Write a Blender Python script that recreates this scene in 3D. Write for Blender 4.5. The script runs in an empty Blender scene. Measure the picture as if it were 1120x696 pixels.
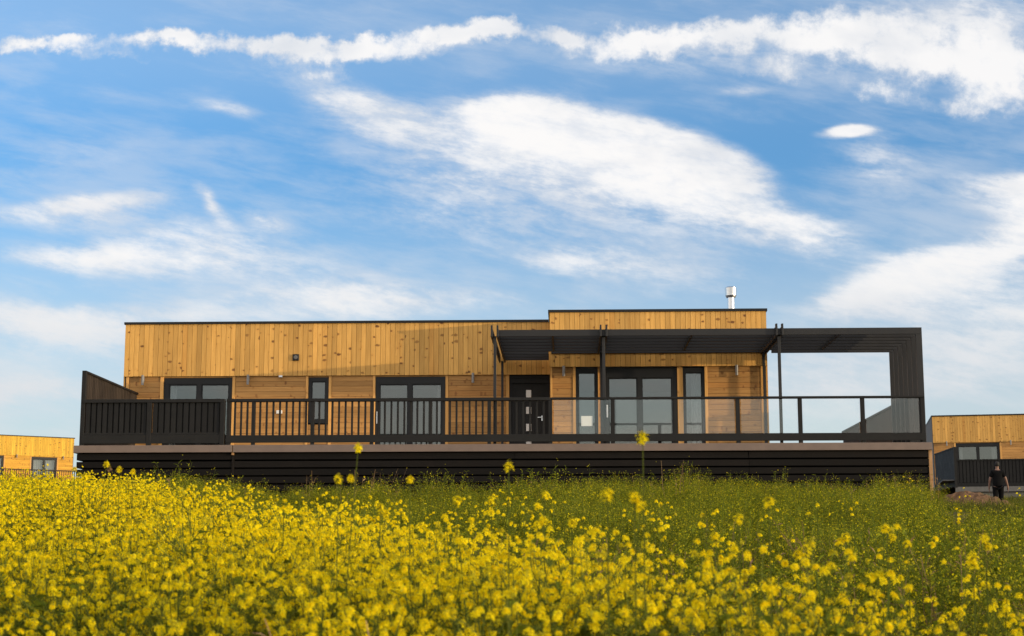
import bpy, math, random
import numpy as np
from mathutils import Vector, Matrix

random.seed(7); RNG = np.random.default_rng(11)
S = bpy.context.scene
COL = S.collection
R = math.radians

# ------------------------------------------------------------------ camera geometry (camera at the origin, eye level z = 0)
F_PX, PW = 1720.0, 1120.0
TH = math.atan(283 / F_PX); PSI = math.atan(60 * math.cos(TH) / F_PX); ROLL = 0.001
fw = np.array([-math.sin(PSI) * math.cos(TH), math.cos(PSI) * math.cos(TH), math.sin(TH)])
rt = np.array([math.cos(PSI), math.sin(PSI), 0.0]); up = np.cross(rt, fw)
rt, up = math.cos(ROLL) * rt - math.sin(ROLL) * up, math.sin(ROLL) * rt + math.cos(ROLL) * up

def at(px, py, Y):
    """point at depth Y that the photograph shows at (px, py)"""
    d = fw + rt * (px - 560) / F_PX + up * (348 - py) / F_PX
    return d * (Y / d[1])

def X(px, Y, py=440): return float(at(px, py, Y)[0])
def Z(px, py, Y): return float(at(px, py, Y)[2])

# ------------------------------------------------------------------ helpers
class MB:
    def __init__(s): s.v, s.f, s.m = [], [], []
    def quadbox(s, c, mi=0):
        """8 corners, order (-,-,-)(+,-,-)(+,+,-)(-,+,-) then top"""
        b = len(s.v); s.v += [tuple(p) for p in c]
        for q in ((0, 3, 2, 1), (4, 5, 6, 7), (0, 1, 5, 4), (1, 2, 6, 5), (2, 3, 7, 6), (3, 0, 4, 7)):
            s.f.append(tuple(b + i for i in q)); s.m.append(mi)
    def box(s, x0, x1, y0, y1, z0, z1, mi=0):
        s.quadbox([(x0, y0, z0), (x1, y0, z0), (x1, y1, z0), (x0, y1, z0), (x0, y0, z1), (x1, y0, z1), (x1, y1, z1), (x0, y1, z1)], mi)
    def obox(s, p, u, n, u0, u1, n0, n1, z0, z1, mi=0):
        p, u, n = Vector(p), Vector(u), Vector(n)
        c = []
        for z in (z0, z1):
            for a, b in ((u0, n0), (u1, n0), (u1, n1), (u0, n1)):
                q = p + u * a + n * b; c.append((q.x, q.y, q.z + z))
        s.quadbox(c, mi)
    def bar(s, a, b, w, h, mi=0):
        a, b = Vector(a), Vector(b); d = (b - a).normalized()
        ref = Vector((0, 0, 1)) if abs(d.z) < .9 else Vector((0, 1, 0))
        sx = d.cross(ref).normalized() * w / 2; sz = sx.cross(d).normalized() * h / 2
        c = []
        for e in (a, b): c += [e - sx - sz, e + sx - sz, e + sx + sz, e - sx + sz]
        s.quadbox(c, mi)
    def cyl(s, p, r0, r1, h, n=20, mi=0, axis='z'):
        b = len(s.v)
        for k, (r, z) in enumerate(((r0, 0), (r1, h))):
            for i in range(n):
                a = 2 * math.pi * i / n; ca, sa = r * math.cos(a), r * math.sin(a)
                s.v.append((p[0] + ca, p[1] + sa, p[2] + z) if axis == 'z' else (p[0] + ca, p[1] - z, p[2] + sa))
        for i in range(n):
            j = (i + 1) % n; s.f.append((b + i, b + j, b + n + j, b + n + i)); s.m.append(mi)
        s.f.append(tuple(b + i for i in reversed(range(n)))); s.m.append(mi)
        s.f.append(tuple(b + n + i for i in range(n))); s.m.append(mi)
    def build(s, name, mats, parent=None, bevel=0.0, smooth=False, local=False):
        me = bpy.data.meshes.new(name)
        off = Vector((0, 0, 0))
        if parent is not None and not local:
            q = parent
            while q is not None: off += q.location; q = q.parent
        me.from_pydata([(x - off.x, y - off.y, z - off.z) for x, y, z in s.v], [], s.f)
        mats = mats if isinstance(mats, (list, tuple)) else [mats]
        for m in mats: me.materials.append(m)
        me.polygons.foreach_set('material_index', s.m)
        if smooth: me.polygons.foreach_set('use_smooth', [True] * len(s.f))
        me.update()
        o = bpy.data.objects.new(name, me); COL.objects.link(o)
        if parent is not None: o.parent = parent
        if bevel:
            bv = o.modifiers.new('bevel', 'BEVEL'); bv.width = bevel; bv.segments = 1; bv.limit_method = 'ANGLE'
        return o

def tag(o, label=None, cat=None, group=None, kind=None):
    if label: o['label'] = label
    if cat: o['category'] = cat
    if group: o['group'] = group
    if kind: o['kind'] = kind
    return o

def thing(name, label, cat, loc=(0, 0, 0), rz=0, group=None):
    o = bpy.data.objects.new(name, None); COL.objects.link(o)
    o.location = loc; o.rotation_euler = (0, 0, rz); o.empty_display_size = .2
    return tag(o, label, cat, group)

def copy_part(o, parent, dx=0, dy=0, dz=0):
    c = o.copy(); COL.objects.link(c); c.parent = parent
    c.location = o.location + Vector((dx, dy, dz))
    for ch in list(o.children):
        d = ch.copy(); COL.objects.link(d); d.parent = c
    return c

# ------------------------------------------------------------------ node helpers and materials
class NT:
    def __init__(s, tree): s.t = tree; s.n = tree.nodes; s.l = tree.links
    def node(s, typ, **kw):
        n = s.n.new(typ)
        for k, v in kw.items(): setattr(n, k, v)
        return n
    def put(s, sock, v):
        if isinstance(v, bpy.types.NodeSocket): s.l.new(v, sock)
        else: sock.default_value = v
    def math(s, op, a, b=None, c=None, clamp=False):
        n = s.node('ShaderNodeMath', operation=op, use_clamp=clamp)
        s.put(n.inputs[0], a)
        if b is not None: s.put(n.inputs[1], b)
        if c is not None: s.put(n.inputs[2], c)
        return n.outputs[0]
    def vmath(s, op, a, b=None, out=0):
        n = s.node('ShaderNodeVectorMath', operation=op)
        s.put(n.inputs[0], a)
        if b is not None:
            if op == 'SCALE': s.put(n.inputs['Scale'], b)
            else: s.put(n.inputs[1], b)
        return n.outputs['Value' if op in ('LENGTH', 'DOT_PRODUCT', 'DISTANCE') else 'Vector']
    def comb(s, x, y, z):
        n = s.node('ShaderNodeCombineXYZ')
        for i, v in enumerate((x, y, z)): s.put(n.inputs[i], v)
        return n.outputs[0]
    def sep(s, v):
        n = s.node('ShaderNodeSeparateXYZ'); s.put(n.inputs[0], v); return n.outputs
    def noise(s, vec, scale, detail=3, rough=.5, dist=0, out=0):
        n = s.node('ShaderNodeTexNoise'); s.put(n.inputs['Vector'], vec)
        n.inputs['Scale'].default_value = scale; n.inputs['Detail'].default_value = detail
        n.inputs['Roughness'].default_value = rough; n.inputs['Distortion'].default_value = dist
        return n.outputs[out]
    def mrange(s, v, a, b, c=0., d=1., smooth=False):
        n = s.node('ShaderNodeMapRange', interpolation_type='SMOOTHSTEP' if smooth else 'LINEAR')
        s.put(n.inputs[0], v)
        for i, q in enumerate((a, b, c, d)): s.put(n.inputs[i + 1], q)
        return n.outputs[0]
    def mix(s, f, a, b, blend='MIX'):
        n = s.node('ShaderNodeMix', data_type='RGBA', blend_type=blend)
        s.put(n.inputs[0], f)
        for sock, v in ((n.inputs[6], a), (n.inputs[7], b)):
            s.put(sock, v if isinstance(v, bpy.types.NodeSocket) else (*v, 1) if len(v) == 3 else v)
        return n.outputs[2]

def new_mat(name):
    m = bpy.data.materials.new(name); m.use_nodes = True
    nt = NT(m.node_tree); nt.n.clear()
    return m, nt, nt.node('ShaderNodeOutputMaterial')

def pbr(name, col, rough=.6, metal=0., vary=.12, nscale=6., bump=0., island=0., spec=.5):
    m, nt, out = new_mat(name)
    b = nt.node('ShaderNodeBsdfPrincipled')
    geo = nt.node('ShaderNodeNewGeometry')
    n = nt.noise(geo.outputs['Position'], nscale, 4, .6)
    k = nt.mrange(n, .25, .75, 1 - vary, 1 + vary)
    if island:
        k = nt.math('MULTIPLY', k, nt.mrange(geo.outputs['Random Per Island'], 0, 1, 1 - island, 1 + island))
    c = nt.vmath('SCALE', (*col,), k)
    nt.put(b.inputs['Base Color'], c)
    nt.put(b.inputs['Roughness'], nt.mrange(n, .2, .8, max(0, rough - .1), min(1, rough + .1)))
    b.inputs['Metallic'].default_value = metal
    b.inputs['Specular IOR Level'].default_value = spec
    if bump:
        bp = nt.node('ShaderNodeBump'); bp.inputs['Strength'].default_value = bump; bp.inputs['Distance'].default_value = .01
        nt.put(bp.inputs['Height'], nt.noise(geo.outputs['Position'], nscale * 8, 3)); nt.put(b.inputs['Normal'], bp.outputs[0])
    nt.l.new(b.outputs[0], out.inputs[0])
    return m

def wood(name, light, dark, vertical=True, knots=1.0, spread=.16):
    m, nt, out = new_mat(name)
    b = nt.node('ShaderNodeBsdfPrincipled')
    geo = nt.node('ShaderNodeNewGeometry'); tc = nt.node('ShaderNodeTexCoord')
    p = nt.sep(tc.outputs['Object'])
    isl = geo.outputs['Random Per Island']
    u = nt.math('ADD', p[0], nt.math('MULTIPLY', p[1], .83)); z = p[2]
    if not vertical: u, z = z, u
    # grain runs along z
    sh = nt.math('MULTIPLY', isl, 37.0)
    gv = nt.comb(nt.math('MULTIPLY', u, 26.), nt.math('MULTIPLY', nt.math('ADD', z, sh), 1.3), sh)
    grain = nt.noise(gv, 1.6, 5, .62, .6)
    broad = nt.noise(nt.comb(nt.math('MULTIPLY', u, 3.), nt.math('MULTIPLY', nt.math('ADD', z, sh), .6), sh), 1.0, 2)
    col = nt.mix(nt.mrange(grain, .3, .72), dark, light)
    tint = nt.mrange(isl, 0, 1, 1 - spread, 1 + spread)
    tint = nt.math('MULTIPLY', tint, nt.mrange(broad, .3, .7, .86, 1.12))
    col = nt.vmath('SCALE', col, tint)
    # some boards redder
    r2 = nt.math('FRACT', nt.math('MULTIPLY', isl, 91.7))
    col = nt.mix(nt.mrange(r2, .72, 1., 0, .35), col, nt.vmath('MULTIPLY', col, (1.0, .78, .55)))
    if knots:
        kv = nt.comb(nt.math('MULTIPLY', u, 2.9), nt.math('MULTIPLY', nt.math('ADD', z, sh), 5.0), sh)
        wv = nt.vmath('ADD', kv, nt.vmath('SCALE', nt.noise(kv, 5., 2, out=1), .25))
        vo = nt.node('ShaderNodeTexVoronoi', voronoi_dimensions='2D'); nt.put(vo.inputs['Vector'], wv)
        vo.inputs['Scale'].default_value = 1.0
        rnd = nt.sep(vo.outputs['Color'])[0]
        size = nt.mrange(rnd, .34, 1., .0, .235)
        kn = nt.math('SUBTRACT', 1., nt.math('DIVIDE', vo.outputs['Distance'], nt.math('MAXIMUM', size, .001)), clamp=True)
        kn = nt.mrange(kn, 0., .45, 0, knots, True)
        halo = nt.mrange(vo.outputs['Distance'], .0, .3, .35, 0.)
        halo = nt.math('MULTIPLY', halo, nt.math('GREATER_THAN', rnd, .5))
        col = nt.mix(halo, col, nt.vmath('MULTIPLY', col, (.8, .6, .4)))
        col = nt.mix(nt.math('MULTIPLY', kn, nt.mrange(nt.math('FRACT', nt.math('MULTIPLY', rnd, 17.3)), 0, 1, .5, .95)), col, (.125, .046, .014))
    nt.put(b.inputs['Base Color'], col)
    b.inputs['Roughness'].default_value = .62; b.inputs['Specular IOR Level'].default_value = .3
    bp = nt.node('ShaderNodeBump'); bp.inputs['Strength'].default_value = .25; bp.inputs['Distance'].default_value = .004
    nt.put(bp.inputs['Height'], grain); nt.put(b.inputs['Normal'], bp.outputs[0])
    nt.l.new(b.outputs[0], out.inputs[0])
    return m

def glass(name, refl, tint=(1, 1, 1), rough=0.0, wav=.0):
    m, nt, out = new_mat(name)
    t = nt.node('ShaderNodeBsdfTransparent'); t.inputs[0].default_value = (*tint, 1)
    g = nt.node('ShaderNodeBsdfGlossy'); g.inputs['Roughness'].default_value = rough
    if wav:
        geo = nt.node('ShaderNodeNewGeometry')
        bp = nt.node('ShaderNodeBump'); bp.inputs['Strength'].default_value = wav; bp.inputs['Distance'].default_value = .02
        nt.put(bp.inputs['Height'], nt.noise(geo.outputs['Position'], 1.1, 1)); nt.put(g.inputs['Normal'], bp.outputs[0])
    fr = nt.node('ShaderNodeFresnel'); fr.inputs[0].default_value = 1.5
    fac = nt.math('ADD', refl, nt.math('MULTIPLY', fr.outputs[0], .6), clamp=True)
    mx = nt.node('ShaderNodeMixShader'); nt.put(mx.inputs[0], fac)
    nt.l.new(t.outputs[0], mx.inputs[1]); nt.l.new(g.outputs[0], mx.inputs[2]); nt.l.new(mx.outputs[0], out.inputs[0])
    return m

def leafy(name, col, col2, trans=.35, vary=.3, rough=.6):
    m, nt, out = new_mat(name)
    geo = nt.node('ShaderNodeNewGeometry')
    n = nt.noise(geo.outputs['Position'], 1.3, 3)
    f = nt.math('ADD', nt.math('MULTIPLY', geo.outputs['Random Per Island'], .6), nt.mrange(n, .3, .7, 0, .4), clamp=True)
    c = nt.mix(f, col, col2)
    k = nt.mrange(nt.math('FRACT', nt.math('MULTIPLY', geo.outputs['Random Per Island'], 53.3)), 0, 1, 1 - vary, 1 + vary)
    c = nt.vmath('SCALE', c, k)
    d = nt.node('ShaderNodeBsdfDiffuse'); nt.put(d.inputs[0], c)
    t = nt.node('ShaderNodeBsdfTranslucent'); nt.put(t.inputs[0], c)
    mx = nt.node('ShaderNodeMixShader'); mx.inputs[0].default_value = trans
    nt.l.new(d.outputs[0], mx.inputs[1]); nt.l.new(t.outputs[0], mx.inputs[2]); nt.l.new(mx.outputs[0], out.inputs[0])
    return m

def soil(name, a, b, c):
    m, nt, out = new_mat(name)
    geo = nt.node('ShaderNodeNewGeometry'); p = geo.outputs['Position']
    col = nt.mix(nt.mrange(nt.noise(p, 2.2, 6, .65), .35, .65), a, b)
    col = nt.mix(nt.mrange(nt.noise(p, .35, 4, .6), .45, .6), col, c)
    bs = nt.node('ShaderNodeBsdfPrincipled'); nt.put(bs.inputs['Base Color'], col)
    bs.inputs['Roughness'].default_value = .95; bs.inputs['Specular IOR Level'].default_value = .1
    bp = nt.node('ShaderNodeBump'); bp.inputs['Strength'].default_value = .8; bp.inputs['Distance'].default_value = .06
    nt.put(bp.inputs['Height'], nt.noise(p, 9., 6, .7)); nt.put(bs.inputs['Normal'], bp.outputs[0])
    nt.l.new(bs.outputs[0], out.inputs[0])
    return m

M = {
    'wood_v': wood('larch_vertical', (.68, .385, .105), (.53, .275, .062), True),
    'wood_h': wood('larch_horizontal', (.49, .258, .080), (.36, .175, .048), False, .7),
    'wood_y': wood('sunlit_larch_vertical', (.72, .44, .05), (.60, .33, .030), True),  # yellower copy of the larch, golden light put into the colour
    'wood_yh': wood('sunlit_larch_horizontal', (.70, .37, .045), (.55, .27, .026), False, .8),  # lower boards with the same golden light mixed into their tone
    'trim': wood('larch_trim', (.66, .36, .11), (.50, .25, .065), True, .4),
    'groove': pbr('groove', (.06, .03, .012), .9),
    'char': pbr('charcoal_paint', (.0125, .0121, .0124), .65, spec=.2, bump=.25, vary=.25, nscale=3., island=.18),
    'char2': pbr('charcoal_metal', (.0185, .0178, .0190), .5, spec=.35, vary=.15, nscale=2.),
    'slat': pbr('blackened_boards', (.0060, .0045, .0040), .75, spec=.18, vary=.45, nscale=3., island=.45, bump=.3),
    'screen': pbr('stained_boards', (.034, .025, .019), .75, spec=.25, vary=.3, nscale=3., island=.25),
    'fascia': pbr('taupe_fascia', (.165, .118, .098), .6, vary=.12, nscale=5.),
    'deckb': pbr('deck_boards', (.17, .125, .10), .65, vary=.2, island=.15),
    'frame': pbr('anthracite_frame', (.011, .011, .012), .45, spec=.3, vary=.08),
    'door': pbr('anthracite_door', (.010, .0095, .0095), .55, spec=.3, vary=.08),
    'steel': pbr('brushed_steel', (.62, .62, .64), .28, 1., vary=.08, nscale=14.),
    'white': pbr('white_plastic', (.75, .74, .72), .5, vary=.04),
    'paper': pbr('paper', (.78, .82, .80), .8, vary=.03),
    'roofm': pbr('roof_membrane', (.05, .05, .052), .8),
    'room': pbr('room_paint', (.42, .41, .40), .8, vary=.04),
    'lamp': pbr('lamp_grey', (.22, .21, .20), .45, vary=.05),
    'grey': pbr('grey_render', (.125, .12, .115), .85, vary=.2),
    'raw': wood('raw_timber', (.42, .24, .11), (.26, .14, .06), True, .4),
    'pane': glass('window_glass', .072, (.80, .82, .83), wav=.02),
    'balglass': glass('balustrade_glass', .022, (.995, .995, .99), wav=.01),
    'petal': leafy('mustard_petal', (.94, .73, .008), (.95, .80, .020), .42, .18),
    'bud': leafy('mustard_bud', (.40, .36, .03), (.52, .44, .03), .3, .25),
    'stem': leafy('mustard_stem', (.085, .12, .020), (.16, .17, .035), .25, .25),
    'leaf': leafy('weed_leaf', (.084, .120, .011), (.275, .285, .022), .40, .45),
    'leaf2': leafy('weed_seed', (.36, .34, .02), (.62, .50, .025), .4, .3),
    'dry': leafy('dry_stalk', (.22, .13, .06), (.30, .20, .11), .2, .3),
    'grass': leafy('short_grass', (.055, .068, .014), (.13, .125, .032), .35, .3),
    'soil': soil('earth', (.10, .066, .040), (.17, .115, .07), (.055, .065, .020)),
    'mound': soil('dug_earth', (.115, .066, .036), (.17, .10, .06), (.09, .065, .03)),
    'hill': soil('far_hills', (.04, .05, .03), (.05, .055, .035), (.03, .04, .02)),
}
def curtain_mat():
    m, nt, out = new_mat('sheer_curtain')
    d = nt.node('ShaderNodeBsdfDiffuse'); t = nt.node('ShaderNodeBsdfTranslucent')
    geo = nt.node('ShaderNodeNewGeometry')
    c = nt.mix(nt.noise(geo.outputs['Position'], 3., 2), (.80, .79, .76), (.68, .68, .67))
    nt.put(d.inputs[0], c); nt.put(t.inputs[0], c)
    mx = nt.node('ShaderNodeMixShader'); mx.inputs[0].default_value = .4
    nt.l.new(d.outputs[0], mx.inputs[1]); nt.l.new(t.outputs[0], mx.inputs[2]); nt.l.new(mx.outputs[0], out.inputs[0])
    return m
M['curtain'] = curtain_mat()

# ------------------------------------------------------------------ terrain
def hsh(x, y, s):
    return np.sin(x * 12.9898 * s + 4.1 * s) * np.cos(y * 7.233 * s + 1.7 * s)
def ground(x, y):
    x = np.asarray(x, float); y = np.asarray(y, float)
    z = np.where(y < 36.4, -1.4 + .08 * y, 1.512 + .05 * (y - 36.4))
    z = np.where(y > 112, 5.29 + (y - 112) * .006, z)
    z = np.where(y > 170, 5.64 - (y - 170) * .018, z)
    z = np.where(y < -4, -1.72 + (y + 4) * .03, z)
    z = np.maximum(z, -14.)
    dip = np.clip((x - 8.6) / 2.5, 0, 1) * np.clip((y - 30) / 8, 0, 1) * np.clip((66 - y) / 10, 0, 1)
    z = z - .26 * dip * dip * (3 - 2 * dip)
    near = np.clip((140 - np.abs(y)) / 60, 0, 1)
    z = z + near * (.06 * hsh(x, y, .13) + .035 * hsh(x + 3, y - 2, .31))
    return z

def build_ground():
    ys = np.concatenate([np.array([-3000, -1500, -700, -300, -120, -60, -30, -15, -8, -4.]), np.arange(-3, 60, .5), np.arange(60, 125, 1.5),
                         np.array([135, 150, 170, 220, 300, 450, 700, 1000, 1600, 3000.])])
    xs = np.concatenate([np.array([-3000, -1200, -500, -200, -100, -60.]), np.arange(-45, 45.1, .75), np.array([60, 100, 200, 500, 1200, 3000.])])
    gx, gy = np.meshgrid(xs, ys); gz = ground(gx, gy)
    v = np.stack([gx, gy, gz], -1).reshape(-1, 3); nx = len(xs)
    f = [(j * nx + i, j * nx + i + 1, (j + 1) * nx + i + 1, (j + 1) * nx + i) for j in range(len(ys) - 1) for i in range(nx - 1)]
    me = bpy.data.meshes.new('ground'); me.from_pydata(v.tolist(), [], f); me.materials.append(M['soil'])
    me.polygons.foreach_set('use_smooth', [True] * len(f)); me.update()
    o = bpy.data.objects.new('ground', me); COL.objects.link(o); tag(o, kind='structure')
build_ground()

def build_hills():
    # ridge far behind the photographer; it shows only in the glass
    n = 90; v, f = [], []
    for i in range(n + 1):
        a = R(-46 + 92 * i / n)
        h = 118 + 26 * math.sin(i * .21 + .5) + 12 * math.sin(i * .67) + 5 * math.sin(i * 1.9)
        h *= min(1, i / 12, (n - i) / 12) ** .7 if 0 < i < n else 0
        for rr, hh in ((1250, 0.), (1500, h * .7), (1700, h), (2100, 0.)):
            v.append((rr * math.sin(a), -rr * math.cos(a), -14.5 + hh))
    for i in range(n):
        for k in range(3):
            b = i * 4 + k; f.append((b, b + 4, b + 5, b + 1))
    me = bpy.data.meshes.new('hills'); me.from_pydata(v, [], f); me.materials.append(M['hill']); me.update()
    o = bpy.data.objects.new('hills', me); COL.objects.link(o); tag(o, kind='structure')
build_hills()

# ------------------------------------------------------------------ board walls
def boards(mb, p, u, n, W, z0, z1, vertical, bw=.128, t=.022, gap=.007, mi=0, backing=1):
    """boarded panel: starts at p, runs W along u, boards stand t proud along n of a dark backing"""
    mb.obox(p, u, n, 0, W, -.03, 0, z0, z1, backing)
    if vertical:
        k = max(1, round(W / bw)); w = W / k
        for i in range(k):
            j = random.uniform(0, .003)
            mb.obox(p, u, n, i * w + gap / 2, (i + 1) * w - gap / 2, .001, t + j, z0, z1, mi)
    else:
        k = max(1, round((z1 - z0) / bw)); h = (z1 - z0) / k
        for i in range(k):
            j = random.uniform(0, .003)
            mb.obox(p, u, n, 0, W, .001, t + j, z0 + i * h + gap / 2, z0 + (i + 1) * h - gap / 2, mi)

def curtain(parent, x0, x1, y, z0, z1, local=False, folds=9):
    mb = MB(); n = folds * 8
    for i in range(n + 1):
        t = i / n; x = x0 + (x1 - x0) * t
        yy = y + .035 * math.sin(t * folds * 2 * math.pi) + .012 * math.sin(t * folds * 4.3)
        mb.v += [(x, yy, z0), (x, yy, z1)]
    for i in range(n): mb.f.append((2 * i, 2 * i + 2, 2 * i + 3, 2 * i + 1)); mb.m.append(0)
    return mb.build('curtain', M['curtain'], parent, smooth=True, local=local)

def glazed(house, name, x0, x1, z0, z1, y, panes, head=.16, foot=.09, curtains=(), handle=None, local=False, label=None):
    """frame with panes [(xa, xb)...]; front of the frame at y"""
    mb = MB(); d = .09
    mb.box(x0, x1, y, y + d, z1 - head, z1); mb.box(x0, x1, y, y + d, z0, z0 + foot)
    xs = [x0] + [q for p in panes for q in p] + [x1]
    for i in range(0, len(xs), 2): mb.box(xs[i], xs[i + 1], y + .003, y + d - .003, z0 + foot, z1 - head)
    # sash rims standing a little back from the frame
    for a, b in panes:
        for (q0, q1, w0, w1) in ((a, b, z1 - head - .035, z1 - head), (a, b, z0 + foot, z0 + foot + .035), (a, a + .03, z0 + foot + .035, z1 - head - .035), (b - .03, b, z0 + foot + .035, z1 - head - .035)):
            mb.box(q0, q1, y + .025, y + .07, w0, w1)
    fr = mb.build(name, M['frame'], house, local=local)
    if label: fr['label'] = label
    for a, b in panes:
        q = MB(); q.box(a + .02, b - .02, y + .04, y + .052, z0 + foot + .02, z1 - head - .02)
        q.build('pane', M['pane'], fr, local=local)
    for a, b in curtains: curtain(fr, a, b, y + .28, z0 + .03, z1 - .05, local, max(3, int((b - a) / .12)))
    if handle is not None:
        q = MB(); hx, hz = handle
        q.box(hx - .016, hx + .016, y - .055, y - .035, hz - .16, hz + .16); q.box(hx - .014, hx + .014, y - .035, y, hz - .12, hz - .09); q.box(hx - .014, hx + .014, y - .035, y, hz + .09, hz + .12)
        q.build('handle', M['steel'], fr, .004, local=local)
    return fr

def wall_light(house, x, y, z, local=False):
    q = MB(); q.box(x - .03, x + .03, y - .02, y, z - .07, z + .07)
    q.cyl((x, y - .075, z - .16), .035, .035, .26, 14); q.box(x - .012, x + .012, y - .05, y - .019, z - .02, z + .02)
    return q.build('wall_light', M['lamp'], house, local=local)

# ------------------------------------------------------------------ the main house
DZ = 3.03                                  # deck top
YF, YR, YL = 36.40, 39.50, 41.00           # deck front, projecting wall, set-back wall
ZC, ZT = 5.238, 6.630                      # foot of the upper cladding, roof edge
XL, XM, XR = -11.68, -0.385, 5.045         # house corners
YB = 48.0
XAX, YAX = (1, 0, 0), (0, 1, 0)
house = thing('timber_house', 'long flat roofed larch clad house on the raised deck', 'house', (-3.3, 44, DZ - .3))

mb = MB(); boards(mb, (XL - .02, YL, 0), XAX, (0, -1, 0), XM - XL + .02, ZC, ZT, True, t=.05)
mb.build('upper_cladding', [M['wood_v'], M['groove']], house)
mb = MB(); boards(mb, (XM - .015, YR, 0), XAX, (0, -1, 0), XR - XM + .04, ZC, ZT, True, t=.05)
mb.build('upper_cladding', [M['wood_v'], M['groove']], house)
# flank and rear walls
mb = MB(); boards(mb, (XL, YL + .031, 0), YAX, (-1, 0, 0), YB - YL - .05, DZ - .25, ZT, True, t=.04); mb.build('side_wall', [M['wood_v'], M['groove']], house)
mb = MB(); boards(mb, (XR, YR + .031, 0), YAX, (1, 0, 0), YB - YR - .05, DZ - .25, ZT, True, t=.04); mb.build('side_wall', [M['wood_v'], M['groove']], house)
mb = MB(); boards(mb, (XM, YR + .031, 0), YAX, (-1, 0, 0), YL - YR - .085, DZ, ZT, True, t=.014); mb.build('side_wall', [M['wood_v'], M['groove']], house)
mb = MB(); boards(mb, (XL, YB, 0), XAX, (0, 1, 0), XR - XL, DZ - .25, ZT, True, t=.04); mb.build('rear_wall', [M['wood_v'], M['groove']], house)
mb = MB(); mb.box(XL + .05, XR - .05, YL + .1, YB - .1, DZ - .3, DZ - .02); mb.box(XM + .1, XR - .05, YR + .1, YL + .1, DZ - .3, DZ - .021); mb.build('floor_slab', M['room'], house)
# roof with dark metal edge
roof = MB()
roof.box(XL + .02, XM - .02, YL + .02, YB - .02, ZT - .12, ZT - .02); roof.box(XM + .02, XR - .02, YR + .02, YB - .02, ZT - .121, ZT - .021)
rf = roof.build('roof', M['roofm'], house)
e = MB()
e.box(XL - .05, XM - .06, YL - .085, YL + .06, ZT + .002, ZT + .062); e.box(XM - .055, XR + .06, YR - .085, YR + .06, ZT + .003, ZT + .065)
e.box(XL - .05, XL + .1, YL + .06, YB + .05, ZT + .001, ZT + .061); e.box(XR - .09, XR + .061, YR + .06, YB + .05, ZT + .002, ZT + .063)
e.box(XM - .055, XM + .09, YR + .06, YL + .1, ZT + .002, ZT + .064); e.box(XL + .1, XR - .09, YB - .06, YB + .05, ZT, ZT + .06)
e.build('roof_edge', M['frame'], rf)
# flue
fx = X(799.5, 41.2, 330)
q = MB(); q.cyl((fx, 41.2, ZT - .05), .095, .095, Z(799, 322, 41.2) - ZT + .07, 24); q.cyl((fx, 41.2, ZT - .02), .16, .1, .08, 24)
fl = q.build('flue', M['steel'], rf, smooth=False)
q = MB(); z0 = Z(799, 323.8, 41.2); z1 = Z(799, 314.5, 41.2)
q.cyl((fx, 41.2, z0), .148, .155, z1 - z0 - .02, 28); q.cyl((fx, 41.2, z1 - .02), .155, .12, .025, 28); q.cyl((fx, 41.2, z0 - .05), .12, .135, .048, 28)
cap = q.build('flue_cap', M['steel'], house)

# openings: frame outlines read off the facade
y_l, y_r = YL + .02, YR + .02
def span(a, b, Y): return X(a, Y), X(b, Y)
TOPL = 5.20
w1 = glazed(house, 'sliding_door', *span(178.5, 253.5, YL), DZ, TOPL, y_l, [span(184, 215, YL), span(219.5, 250, YL)], .165, .10, curtains=[span(181, 190, YL)], label='dark framed sliding door behind the board fence')
w2 = glazed(house, 'window', *span(337, 359, YL), Z(348, 463, YL), TOPL, y_l, [span(340, 356, YL)], .10, .08, label='narrow fixed window with a low sill')
w3 = glazed(house, 'sliding_door', *span(410.5, 487, YL), DZ, TOPL, y_l, [span(414.8, 446.2, YL), span(450.2, 483, YL)], .185, .10, handle=(X(412.6, YL), Z(412, 457, YL)), curtains=[span(477, 485, YL)], label='dark framed sliding door behind the balusters')
w4 = glazed(house, 'tall_window', *span(630, 654, YR), DZ, 5.195, y_r, [span(632.3, 651.5, YR)], .09, .08, label='tall window with a paper notice')
w5 = glazed(house, 'sliding_door', *span(661.5, 741, YR), DZ, 5.215, y_r, [span(665.5, 697.5, YR), span(702, 735.5, YR)], .25, .10, handle=(X(664, YR), Z(664, 450, YR)), label='wide sliding door behind the glass railing')
w6 = glazed(house, 'tall_window', *span(747.5, 771, YR), DZ, 5.195, y_r, [span(749.5, 768.5, YR)], .10, .08, curtains=[span(757, 770, YR)], label='tall window with a white curtain')
# lower boarding between the openings
lo = MB()
def lower(a, b, Y, z0=DZ, z1=ZC, m=lo):
    xa, xb = span(a, b, Y); boards(m, (xa, Y + .028, 0), XAX, (0, -1, 0), xb - xa, z0, z1, False, .135)
lower(140.5, 174.5, YL); lower(257, 334, YL); lower(362.5, 407.5, YL); lower(490.5, 554, YL); lower(337, 359, YL, DZ, Z(348, 464.5, YL))
for a, b in ((178.5, 253.5), (337, 359), (410.5, 487)):
    xa, xb = span(a, b, YL); lo.box(xa, xb, YL + .012, YL + .05, TOPL + .002, ZC, 0)
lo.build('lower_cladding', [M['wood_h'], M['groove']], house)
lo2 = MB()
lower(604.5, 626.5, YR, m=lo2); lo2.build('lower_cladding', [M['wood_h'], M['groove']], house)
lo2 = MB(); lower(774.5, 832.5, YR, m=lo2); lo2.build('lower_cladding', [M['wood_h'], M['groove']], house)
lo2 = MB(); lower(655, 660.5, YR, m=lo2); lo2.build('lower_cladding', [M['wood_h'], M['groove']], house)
def trim(a, b, Y, z0=DZ, z1=ZC - .003):
    xa, xb = span(a, b, Y); q = MB(); q.box(xa, xb, Y - .018, Y + .055, z0, z1); q.build('trim_board', M['trim'], house, .004)
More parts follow.
